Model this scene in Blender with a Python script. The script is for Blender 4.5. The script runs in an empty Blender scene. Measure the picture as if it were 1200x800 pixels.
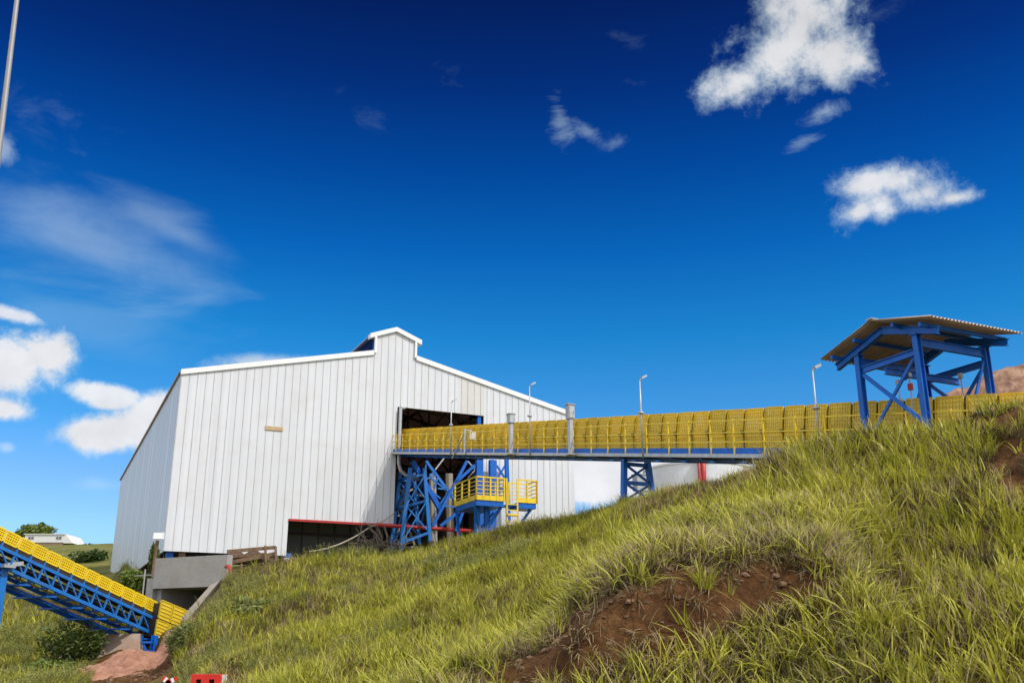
import bpy, math, random
import numpy as np
from mathutils import Vector, Matrix
R = math.radians
scene = bpy.context.scene
COL = scene.collection
random.seed(7)
rng = np.random.default_rng(7)

# ------------------------------------------------------------------ camera
PITCH = R(17.4)
CAMZ = 1.7
cd = bpy.data.cameras.new('camera')
cam = bpy.data.objects.new('camera', cd)
COL.objects.link(cam)
cam.location = (0, 0, CAMZ)
cam.rotation_euler = (R(90) + PITCH, 0, 0)
cd.lens = 35.0
cd.sensor_width = 36.0
cd.clip_start = 0.1
cd.clip_end = 8000
scene.camera = cam

# ------------------------------------------------------------------ exposure, sun
scene.view_settings.view_transform = 'Standard'
scene.view_settings.look = 'None'
scene.view_settings.exposure = 0.0
scene.view_settings.gamma = 1.0
scene.view_settings.use_curve_mapping = False
scene.cycles.max_bounces = 6
scene.cycles.transparent_max_bounces = 8
SUN_EL = R(50)
SUN_H = Vector((.512, -.388)).normalized()
SUN_ROT = math.atan2(SUN_H.x, SUN_H.y)
sd = bpy.data.lights.new('sun', 'SUN')
sd.energy = 2.95
sd.angle = R(0.53)
sd.color = (1.0, .965, .91)
sun = bpy.data.objects.new('sun', sd)
COL.objects.link(sun)
sv = Vector((SUN_H.x * math.cos(SUN_EL), SUN_H.y * math.cos(SUN_EL), math.sin(SUN_EL)))
sun.rotation_euler = (-sv).to_track_quat('-Z', 'Y').to_euler()
sun.location = (20, -20, 40)

# ------------------------------------------------------------------ pixel -> place (photo is 1200 x 800)
F = 1166.7
SP, CP = math.sin(PITCH), math.cos(PITCH)
def ray(px, py):
    dx, dy = px - 600.0, 400.0 - py
    return dx, F * CP - dy * SP, F * SP + dy * CP
def W(px, py, y):
    dx, fw, z = ray(px, py)
    return Vector((dx / fw * y, y, CAMZ + z / fw * y))
def e_of(py):
    _, fw, z = ray(600, py)
    return z / fw
def u_of(px, py):
    dx, fw, _ = ray(px, py)
    return dx / fw
def project(P):
    x, y, z = P[..., 0], P[..., 1], P[..., 2] - CAMZ
    dep = y * CP + z * SP
    up = -y * SP + z * CP
    return 600 + F * x / dep, 400 - F * up / dep

# ------------------------------------------------------------------ world: sky with clouds
def build_world():
    w = bpy.data.worlds.new('World')
    scene.world = w
    w.use_nodes = True
    nt = w.node_tree
    N, L = nt.nodes, nt.links
    bg = N['Background']
    bg.inputs[1].default_value = 0.1
    sky = N.new('ShaderNodeTexSky')
    sky.sky_type = 'NISHITA'
    sky.sun_disc = False
    sky.sun_elevation = SUN_EL
    sky.sun_rotation = SUN_ROT
    sky.ozone_density = 3.0
    tc = N.new('ShaderNodeTexCoord')
    sep = N.new('ShaderNodeSeparateXYZ')
    L.new(tc.outputs['Generated'], sep.inputs[0])
    def M(op, a, b=None, c=None, clamp=False):
        n = N.new('ShaderNodeMath'); n.operation = op; n.use_clamp = clamp
        for i, v in enumerate((a, b, c)):
            if v is None: continue
            if isinstance(v, (int, float)): n.inputs[i].default_value = v
            else: L.new(v, n.inputs[i])
        return n.outputs[0]
    def MIX(f, a, b, bt='MIX'):
        n = N.new('ShaderNodeMix'); n.data_type = 'RGBA'; n.blend_type = bt; n.clamp_factor = True
        for i, v in ((0, f), (6, a), (7, b)):
            if isinstance(v, (int, float)): n.inputs[i].default_value = v
            elif isinstance(v, tuple): n.inputs[i].default_value = (*v, 1)
            else: L.new(v, n.inputs[i])
        return n.outputs[2]
    # clear, polarised highland air: deep blue overhead, pale at the horizon
    ramp = N.new('ShaderNodeValToRGB')
    L.new(sep.outputs[2], ramp.inputs[0])
    stops = [(0.0, (.52, .72, .96)), (.11, (.50, .71, .97)), (.16, (.38, .62, .90)), (.21, (.19, .57, .83)), (.30, (.045, .475, .765)),
             (.378, (.012, .32, .68)), (.455, (.004, .185, .52)), (.525, (.006, .09, .335)), (.59, (.008, .05, .21)), (1.0, (.02, .07, .25))]
    el = ramp.color_ramp.elements
    while len(el) < len(stops): el.new(.5)
    for e, (p, c) in zip(el, stops):
        e.position = p; e.color = (*c, 1)
    tint = MIX(1.0, sky.outputs[0], ramp.outputs[0], 'MULTIPLY')
    base = MIX(1.0, tint, (2.0, 2.0, 2.0), 'MULTIPLY')
    az = M('ARCTAN2', sep.outputs[0], sep.outputs[1])
    ele = M('ARCSINE', sep.outputs[2])
    # the sky is a little lighter to the left, away from the sun's opposite
    def noise(scale, detail, rough, stretch=(1, 1, 1), dist=0.0):
        mp = N.new('ShaderNodeMapping'); mp.inputs['Scale'].default_value = stretch
        L.new(tc.outputs['Generated'], mp.inputs[0])
        n = N.new('ShaderNodeTexNoise'); n.inputs['Scale'].default_value = scale
        n.inputs['Detail'].default_value = detail; n.inputs['Roughness'].default_value = rough
        n.inputs['Distortion'].default_value = dist
        L.new(mp.outputs[0], n.inputs['Vector'])
        return n.outputs[0]
    n_cum = noise(15, 12, .60, dist=.25)
    n_fine = noise(40, 10, .72)
    n_wisp = noise(15, 10, .66, (1, 1, 1.6), .5)
    n_veil = noise(5, 8, .55, (1, 1, 3.2), .5)
    n_lit = noise(19, 7, .55)
    cum = M('ADD', M('MULTIPLY', n_cum, .62), M('MULTIPLY', n_fine, .38))
    covers = []
    def cloud(lobes, kind, opac, amp, lo=-.1, hi=.6):
        f = None
        for px, py, rx, ry, rot in lobes:
            dx, fw, z = ray(px, py)
            a0 = math.atan2(dx, fw); e0 = math.asin(z / math.sqrt(dx * dx + fw * fw + z * z))
            du = M('MULTIPLY', M('SUBTRACT', az, a0), math.cos(e0)); dv = M('SUBTRACT', ele, e0)
            c, s_ = math.cos(R(rot)), math.sin(R(rot))
            p = M('ADD', M('MULTIPLY', du, c), M('MULTIPLY', dv, s_))
            q = M('SUBTRACT', M('MULTIPLY', dv, c), M('MULTIPLY', du, s_))
            p = M('DIVIDE', p, rx / F); q = M('DIVIDE', q, ry / F)
            d = M('SUBTRACT', 1.0, M('SQRT', M('ADD', M('MULTIPLY', p, p), M('MULTIPLY', q, q))))
            f = d if f is None else M('SMOOTH_MAX', f, d, .5)
        v = M('ADD', f, M('MULTIPLY', M('SUBTRACT', kind, .5), amp))
        mr = N.new('ShaderNodeMapRange'); mr.interpolation_type = 'SMOOTHSTEP'
        L.new(v, mr.inputs[0]); mr.inputs[1].default_value = lo; mr.inputs[2].default_value = hi
        mr.inputs[3].default_value = 0; mr.inputs[4].default_value = opac
        covers.append(mr.outputs[0])
    # upper right cumulus
    cloud([(945, 22, 66, 56, 20), (918, 62, 74, 50, 22), (866, 96, 40, 28, 20), (972, 58, 50, 42, -10), (1003, 72, 24, 18, 0), (930, -25, 66, 48, 0)], cum, .97, 4.0, -.12, .95)
    # cloud above the shelter
    cloud([(1040, 212, 60, 24, -5), (1085, 228, 46, 22, -8), (1005, 250, 34, 18, 30), (1035, 240, 28, 22, 80), (1118, 232, 30, 9, 0)], cum, .95, 3.8, -.12, .95)
    cloud([(970, 130, 28, 12, 10)], n_wisp, .5, 5.5, .05, 1.5)
    cloud([(936, 171, 18, 8, 12)], n_wisp, .36, 5.5, .05, 1.5)
    # thin wisps overhead
    cloud([(655, 135, 15, 30, 8)], n_wisp, .38, 6.0, .15, 1.7)
    cloud([(688, 152, 34, 10, -40), (722, 168, 24, 16, 30)], n_wisp, .30, 6.0, .2, 1.8)
    for a in [(530, 92, 26, 26, 20, .13), (742, 52, 34, 12, -30, .10), (752, 96, 26, 10, 0, .12), (440, 145, 36, 22, -35, .10), (45, 140, 60, 34, -20, .10), (1040, 12, 28, 18, 0, .16)]:
        cloud([a[:5]], n_wisp, a[5], 6.0, .1, 1.9)
    # veil over the left and its fainter lower sheet
    cloud([(80, 283, 190, 62, -9), (215, 276, 80, 24, -20)], n_veil, .36, 3.0, -.1, 1.25)
    cloud([(110, 385, 150, 40, -12)], n_veil, .18, 3.0, -.1, 1.2)
    # left cumulus
    cloud([(12, 424, 58, 44, 0), (55, 420, 30, 24, 0), (5, 480, 34, 16, 0)], cum, .97, 3.0, -.15, .6)
    cloud([(10, 368, 40, 11, -8)], cum, .9, 2.2, -.08, .6)
    cloud([(0, 172, 24, 24, 0)], cum, .5, 3.0, -.08, .8)
    cloud([(122, 463, 46, 16, -8)], cum, .95, 2.2, -.08, .5)
    cloud([(135, 508, 72, 24, 8), (180, 490, 52, 30, 25)], cum, .97, 2.2, -.08, .5)
    cloud([(8, 524, 14, 8, 0)], cum, .5, 2.6, -.1, .8); cloud([(118, 568, 34, 9, 0)], cum, .28, 2.6, -.1, .9)
    # low clouds by the shed roof and behind the trestle
    cloud([(312, 428, 62, 15, 5)], cum, .7, 2.4, -.1, .7)
    cloud([(720, 556, 130, 34, 0), (690, 572, 60, 22, 0), (800, 545, 100, 22, 0), (640, 565, 60, 26, 0)], cum, .98, 1.8, -.08, .4)
    # added fill glow in the unseen sky overhead and behind, to lift the shade
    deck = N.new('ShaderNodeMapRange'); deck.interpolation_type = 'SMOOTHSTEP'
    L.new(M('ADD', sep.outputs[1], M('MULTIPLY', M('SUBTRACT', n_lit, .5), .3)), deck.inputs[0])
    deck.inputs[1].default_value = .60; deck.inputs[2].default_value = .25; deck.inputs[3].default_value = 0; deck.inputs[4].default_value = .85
    sky_fill = M('MULTIPLY', deck.outputs[0], M('GREATER_THAN', sep.outputs[2], 0.0))
    total = covers[0]
    for c in covers[1:]:
        total = M('MAXIMUM', total, c)
    # lit body: whiter towards the core, faint lavender edges, dimmer high in the frame
    hi = N.new('ShaderNodeMapRange'); L.new(sep.outputs[2], hi.inputs[0])
    hi.inputs[1].default_value = .2; hi.inputs[2].default_value = .6; hi.inputs[3].default_value = 8.9; hi.inputs[4].default_value = 7.6
    br = M('MULTIPLY', hi.outputs[0], M('ADD', .70, M('MULTIPLY', n_lit, .56)))
    cc = MIX(total, (.46, .78, 1.0), (.97, .97, 1.0))
    cb = N.new('ShaderNodeVectorMath'); cb.operation = 'SCALE'
    L.new(cc, cb.inputs[0]); L.new(br, cb.inputs['Scale'])
    out0 = MIX(total, base, cb.outputs[0])
    out = MIX(sky_fill, out0, (12.4, 12.7, 13.3))
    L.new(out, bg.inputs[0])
build_world()

# ------------------------------------------------------------------ materials
def mat(name, color, rough=.6, metal=0.0, var=.0, scale=3.0, color2=None, bump=0.0, bscale=30.0, spec=.5, dirt=None, dirt_scale=1.2, dirt_amt=.5):
    m = bpy.data.materials.new(name); m.use_nodes = True
    nt = m.node_tree; N, L = nt.nodes, nt.links
    b = N['Principled BSDF']
    b.inputs['Roughness'].default_value = rough
    b.inputs['Metallic'].default_value = metal
    b.inputs['Specular IOR Level'].default_value = spec
    geo = N.new('ShaderNodeNewGeometry')
    c2 = color2 or tuple(max(0, c * (1 - var)) for c in color)
    nz = N.new('ShaderNodeTexNoise'); nz.inputs['Scale'].default_value = scale; nz.inputs['Detail'].default_value = 6
    nz.inputs['Roughness'].default_value = .65
    L.new(geo.outputs['Position'], nz.inputs['Vector'])
    rp = N.new('ShaderNodeValToRGB'); L.new(nz.outputs[0], rp.inputs[0])
    rp.color_ramp.elements[0].position = .35; rp.color_ramp.elements[0].color = (*c2, 1)
    rp.color_ramp.elements[1].position = .65; rp.color_ramp.elements[1].color = (*color, 1)
    last = rp.outputs[0]
    if dirt:
        n2 = N.new('ShaderNodeTexNoise'); n2.inputs['Scale'].default_value = dirt_scale; n2.inputs['Detail'].default_value = 9
        n2.inputs['Roughness'].default_value = .7
        L.new(geo.outputs['Position'], n2.inputs['Vector'])
        r2 = N.new('ShaderNodeMapRange'); L.new(n2.outputs[0], r2.inputs[0])
        r2.inputs[1].default_value = .5; r2.inputs[2].default_value = .72; r2.inputs[3].default_value = 0; r2.inputs[4].default_value = dirt_amt
        mx = N.new('ShaderNodeMix'); mx.data_type = 'RGBA'
        L.new(r2.outputs[0], mx.inputs[0]); L.new(last, mx.inputs[6]); mx.inputs[7].default_value = (*dirt, 1)
        last = mx.outputs[2]
    L.new(last, b.inputs['Base Color'])
    if bump:
        n3 = N.new('ShaderNodeTexNoise'); n3.inputs['Scale'].default_value = bscale; n3.inputs['Detail'].default_value = 5
        L.new(geo.outputs['Position'], n3.inputs['Vector'])
        bp = N.new('ShaderNodeBump'); bp.inputs['Strength'].default_value = bump; bp.inputs['Distance'].default_value = .05
        L.new(n3.outputs[0], bp.inputs['Height']); L.new(bp.outputs[0], b.inputs['Normal'])
    return m
BLUE = mat('blue_paint', (.006, .135, .58), .45, 0, .25, 2.0, spec=.3, dirt=(.09, .09, .11), dirt_scale=2.5, dirt_amt=.28)
SKYBLUE = mat('light_blue_paint', (.008, .19, .62), .42, 0, .3, 2.5, dirt=(.16, .11, .07), dirt_scale=3.0, dirt_amt=.5)
YELLOW = mat('yellow_paint', (.88, .62, .012), .42, 0, .12, 2.0, dirt=(.42, .27, .06), dirt_scale=3.0, dirt_amt=.4)
YMESH = mat('yellow_guard_backing', (.98, .78, .16), .6, 0, .06, 1.4, dirt=(.93, .82, .45), dirt_scale=2.0, dirt_amt=.7)
def see_through(m, amt):
    nt = m.node_tree; N, L = nt.nodes, nt.links; b = N['Principled BSDF']
    t = N.new('ShaderNodeBsdfTranslucent'); L.new(b.inputs['Base Color'].links[0].from_socket, t.inputs[0])
    ms = N.new('ShaderNodeMixShader'); ms.inputs[0].default_value = amt
    L.new(b.outputs[0], ms.inputs[1]); L.new(t.outputs[0], ms.inputs[2]); L.new(ms.outputs[0], N['Material Output'].inputs[0])
def each_differs(m, lo):
    nt = m.node_tree; N, L = nt.nodes, nt.links; b = N['Principled BSDF']; src = b.inputs['Base Color'].links[0].from_socket
    oi = N.new('ShaderNodeObjectInfo'); mr = N.new('ShaderNodeMapRange'); L.new(oi.outputs['Random'], mr.inputs[0]); mr.inputs[3].default_value = lo; mr.inputs[4].default_value = 1.0
    sc = N.new('ShaderNodeVectorMath'); sc.operation = 'SCALE'; L.new(src, sc.inputs[0]); L.new(mr.outputs[0], sc.inputs['Scale']); L.new(sc.outputs[0], b.inputs['Base Color'])
each_differs(YMESH, .9)
see_through(YMESH, .5)
YGUARD = mat('yellow_guard_mesh', (.95, .70, .02), .45, 0, .08, 2.0, dirt=(.70, .55, .16), dirt_scale=2.5, dirt_amt=.4); each_differs(YGUARD, .85); see_through(YGUARD, .4)
YBACK = mat('yellow_sheet', (.60, .40, .03), .5, 0, .25, 3.0, dirt=(.25, .15, .04), dirt_scale=4, dirt_amt=.6)
DARK = mat('dark_steel', (.035, .03, .03), .6, 0, .4, 4.0)
BELT = mat('rubber_belt', (.045, .028, .022), .8, 0, .4, 4.0)
GALV = mat('galvanised_steel', (.52, .53, .54), .42, .35, .22, 5.0, dirt=(.30, .28, .26), dirt_scale=4)
GREYBOX = mat('grey_enclosure', (.42, .43, .45), .45, .1, .2, 3.0, dirt=(.25, .24, .23), dirt_scale=5)
RED = mat('red_paint', (.52, .028, .022), .45, 0, .3, 3.0, dirt=(.22, .06, .05), dirt_scale=3)
ORANGERED = mat('red_plastic', (.72, .025, .012), .4, 0, .15, 4.0)
BLACK = mat('inner_shade_black', (.008, .008, .008), .9)  # flat black that stands in for shade inside openings
WHITE = mat('white_trim', (.86, .86, .85), .4, 0, .05, 2.0)
LAMPW = mat('lamp_white', (.9, .9, .88), .3, 0, .03, 2.0)
CONC = mat('concrete', (.40, .385, .365), .85, 0, .2, 1.6, bump=.25, bscale=14, dirt=(.19, .16, .13), dirt_scale=.8, dirt_amt=.8)
CONC2 = mat('stained_concrete', (.42, .33, .25), .9, 0, .3, .9, bump=.3, bscale=10, dirt=(.36, .15, .07), dirt_scale=.7, dirt_amt=.8)
WOOD = mat('weathered_wood', (.26, .16, .09), .8, 0, .45, 6.0, bump=.3)
STRAWM = mat('pale_pipe', (.42, .36, .27), .7, 0, .3, 5.0)
RUST = mat('rusty_roof_sheet', (.60, .47, .38), .6, .1, .3, 1.5, dirt=(.34, .21, .14), dirt_scale=2, dirt_amt=.6)
ROCK = mat('red_rock', (.36, .21, .13), .9, 0, .4, .7, color2=(.17, .075, .045), bump=.8, bscale=1.2, dirt=(.45, .29, .19), dirt_scale=.5, dirt_amt=.7)
SPOIL = mat('pink_earth', (.42, .22, .145), .95, 0, .3, 2.2, color2=(.25, .105, .06), bump=1.0, bscale=9, dirt=(.5, .27, .18), dirt_scale=2, dirt_amt=.5)
BARK = mat('bark', (.11, .08, .055), .9, 0, .4, 8)
TANKM = mat('tank_paint', (.74, .75, .77), .45, .1, .1, .5, dirt=(.42, .42, .43), dirt_scale=.8, dirt_amt=.5)
HOUSEW = mat('house_white', (.72, .71, .69), .7, 0, .06, 1)
HOUSEB = mat('house_brown_base', (.30, .19, .13), .8, 0, .3, 1)
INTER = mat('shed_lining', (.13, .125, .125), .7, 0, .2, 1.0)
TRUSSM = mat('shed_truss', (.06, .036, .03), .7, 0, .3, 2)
SIGN = mat('pale_sign', (.62, .62, .58), .5, 0, .1, 5)

def cladding(name, c):
    m = mat(name, c, .42, .0, .035, .35, dirt=(.60, .57, .53), dirt_scale=.8, dirt_amt=.35)
    nt = m.node_tree; N, L = nt.nodes, nt.links
    b = N['Principled BSDF']
    # each sheet a hair different, rain streaks running down
    geo = N.new('ShaderNodeNewGeometry')
    vm = N.new('ShaderNodeVectorMath'); vm.operation = 'DOT_PRODUCT'
    L.new(geo.outputs['Position'], vm.inputs[0]); vm.inputs[1].default_value = (DS.x, DS.y, 0)
    mul = N.new('ShaderNodeMath'); mul.operation = 'MULTIPLY'; L.new(vm.outputs['Value'], mul.inputs[0]); mul.inputs[1].default_value = 1 / PITCHP
    fl = N.new('ShaderNodeMath'); fl.operation = 'FLOOR'; L.new(mul.outputs[0], fl.inputs[0])
    wn = N.new('ShaderNodeTexWhiteNoise'); wn.noise_dimensions = '1D'; L.new(fl.outputs[0], wn.inputs['W'])
    mp = N.new('ShaderNodeMapping'); mp.inputs['Scale'].default_value = (5, 5, .12); L.new(geo.outputs['Position'], mp.inputs[0])
    st = N.new('ShaderNodeTexNoise'); st.inputs['Scale'].default_value = 1.0; st.inputs['Detail'].default_value = 7; L.new(mp.outputs[0], st.inputs['Vector'])
    add = N.new('ShaderNodeMath'); add.operation = 'MULTIPLY_ADD'; L.new(wn.outputs[0], add.inputs[0]); add.inputs[1].default_value = .05; add.inputs[2].default_value = .95
    s2 = N.new('ShaderNodeMapRange'); L.new(st.outputs[0], s2.inputs[0]); s2.inputs[1].default_value = .35; s2.inputs[2].default_value = .7; s2.inputs[3].default_value = 1.0; s2.inputs[4].default_value = .93
    mm = N.new('ShaderNodeMath'); mm.operation = 'MULTIPLY'; L.new(add.outputs[0], mm.inputs[0]); L.new(s2.outputs[0], mm.inputs[1])
    old = b.inputs['Base Color'].links[0].from_socket
    sc = N.new('ShaderNodeVectorMath'); sc.operation = 'SCALE'; L.new(old, sc.inputs[0]); L.new(mm.outputs[0], sc.inputs['Scale'])
    L.new(sc.outputs[0], b.inputs['Base Color'])
    return m

# ------------------------------------------------------------------ mesh helpers
class MB:
    def __init__(self): self.v = []; self.f = []; self.m = []
    def add(self, vs, fs, mi=0):
        o = len(self.v); self.v += [tuple(v) for v in vs]
        for f in fs: self.f.append(tuple(i + o for i in f)); self.m.append(mi)
        return self
    def quad(self, a, b, c, d, mi=0): return self.add([a, b, c, d], [(0, 1, 2, 3)], mi)
    def hexa(self, p, mi=0):
        return self.add(p, [(0, 3, 2, 1), (4, 5, 6, 7), (0, 1, 5, 4), (1, 2, 6, 5), (2, 3, 7, 6), (3, 0, 4, 7)], mi)
    def box(self, c, ax, ay, az, mi=0):
        c, ax, ay, az = map(Vector, (c, ax, ay, az)); ax, ay, az = ax / 2, ay / 2, az / 2
        return self.hexa([c - ax - ay - az, c + ax - ay - az, c + ax + ay - az, c - ax + ay - az,
                          c - ax - ay + az, c + ax - ay + az, c + ax + ay + az, c - ax + ay + az], mi)
    def bar(self, p, q, w, h=None, up=(0, 0, 1), mi=0):
        p, q = Vector(p), Vector(q); h = h or w; d = (q - p)
        if d.length < 1e-6: return self
        d.normalize(); up = Vector(up)
        if abs(d.dot(up)) > .98: up = Vector((DS.x, DS.y, 0)) if abs(d.z) > .9 else Vector((0, 0, 1))
        s = d.cross(up).normalized(); u = s.cross(d).normalized()
        return self.box((p + q) / 2, d * (q - p).length, s * w, u * h, mi)
    def ibeam(self, p, q, w, h, up, tk=.03, mi=0):
        p, q = Vector(p), Vector(q); d = (q - p).normalized(); s = d.cross(Vector(up)).normalized(); u = s.cross(d).normalized()
        L = (q - p).length; c = (p + q) / 2
        self.box(c + u * (h / 2 - tk / 2), d * L, s * w, u * tk, mi); self.box(c - u * (h / 2 - tk / 2), d * L, s * w, u * tk, mi)
        return self.box(c, d * (L - .004), s * tk, u * (h - 2 * tk), mi)
    def tube(self, pts, r, n=8, mi=0, cap=True):
        pts = [Vector(p) for p in pts]; rs = r if isinstance(r, (list, tuple)) else [r] * len(pts)
        vs, fs = [], []; prev = None
        for i, p in enumerate(pts):
            d = (pts[min(i + 1, len(pts) - 1)] - pts[max(i - 1, 0)]).normalized()
            a = prev if prev is not None else (Vector((0, 0, 1)) if abs(d.z) < .9 else Vector((1, 0, 0)))
            s = (a - d * a.dot(d)).normalized(); prev = s; t = d.cross(s)
            for k in range(n):
                an = 2 * math.pi * k / n; vs.append(p + (s * math.cos(an) + t * math.sin(an)) * rs[i])
        for i in range(len(pts) - 1):
            for k in range(n):
                fs.append((i * n + k, i * n + (k + 1) % n, (i + 1) * n + (k + 1) % n, (i + 1) * n + k))
        if cap: fs.append(tuple(range(n))[::-1]); fs.append(tuple((len(pts) - 1) * n + k for k in range(n)))
        return self.add(vs, fs, mi)
    def build(self, name, mats, parent=None, smooth=False, origin=None):
        me = bpy.data.meshes.new(name)
        o = Vector(origin) if origin is not None else (world_loc(parent) if parent else Vector((0, 0, 0)))
        me.from_pydata([tuple(Vector(v) - o) for v in self.v], [], self.f)
        mats = mats if isinstance(mats, (list, tuple)) else [mats]
        for m in mats: me.materials.append(m)
        me.polygons.foreach_set('material_index', self.m)
        if smooth: me.polygons.foreach_set('use_smooth', [True] * len(self.f))
        me.update()
        ob = bpy.data.objects.new(name, me); COL.objects.link(ob)
        if parent:
            ob.parent = parent; ob.location = o - world_loc(parent)
        else: ob.location = o
        return ob
def world_loc(o):
    v = Vector((0, 0, 0))
    while o: v += o.location; o = o.parent
    return v
def tag(o, label=None, cat=None, group=None, kind=None):
    for k, v in (('label', label), ('category', cat), ('group', group), ('kind', kind)):
        if v: o[k] = v
    return o
def thing(name, loc, label, cat, group=None):
    o = bpy.data.objects.new(name, None); COL.objects.link(o); o.location = loc; o.empty_display_size = .3
    return tag(o, label, cat, group)
def copy_tree(o, parent=None):
    c = o.copy(); COL.objects.link(c)
    if parent: c.parent = parent
    for ch in [x for x in list(scene.objects) if x.parent == o]: copy_tree(ch, c)
    return c
def lerp(a, b, t): return Vector(a) * (1 - t) + Vector(b) * t
def fbm(x, y, oct=5, seed=0, f0=1.0):
    r = np.random.default_rng(seed); s = np.zeros_like(x, dtype=float); a = 1.0; f = f0
    for _ in range(oct):
        for _k in range(4):
            th = r.uniform(0, 2 * math.pi); ph = r.uniform(0, 6.28); k = f * r.uniform(.7, 1.4)
            s += a * .35 * np.sin((x * math.cos(th) + y * math.sin(th)) * k + ph)
        a *= .55; f *= 1.95
    return s

# ------------------------------------------------------------------ the shed's frame of reference
D = 52.0
ANG = R(64.9)
DS = Vector((math.sin(ANG), math.cos(ANG), 0))        # along the front wall, to the right
DN = Vector((math.cos(ANG), -math.sin(ANG), 0))       # out of the front wall, down the conveyor
C0 = Vector((-.344 * D, D, 0))
def FW(s, n, z): return C0 + DS * s + DN * n + Vector((0, 0, z))
def PF(px, py, n=0.0):
    dx, fw, zc = ray(px, py); u = dx / fw
    o = C0 + DN * n
    s = (u * o.y - o.x) / (DS.x - u * DS.y); y = o.y + DS.y * s
    return s, CAMZ + zc / fw * y
HEM, EAVE, WID, LEN = 6.74, 16.31, 24.08, 39.0
PITCHP = .43
CLAD = cladding('shed_cladding', (.73, .735, .76))
CREAM = cladding('cream_sheet', (.69, .67, .62))
SEAM = mat('panel_seam', (.57, .56, .545), .6, 0, .25, 1.2, dirt=(.30, .22, .13), dirt_scale=.9, dirt_amt=.6)

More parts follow.
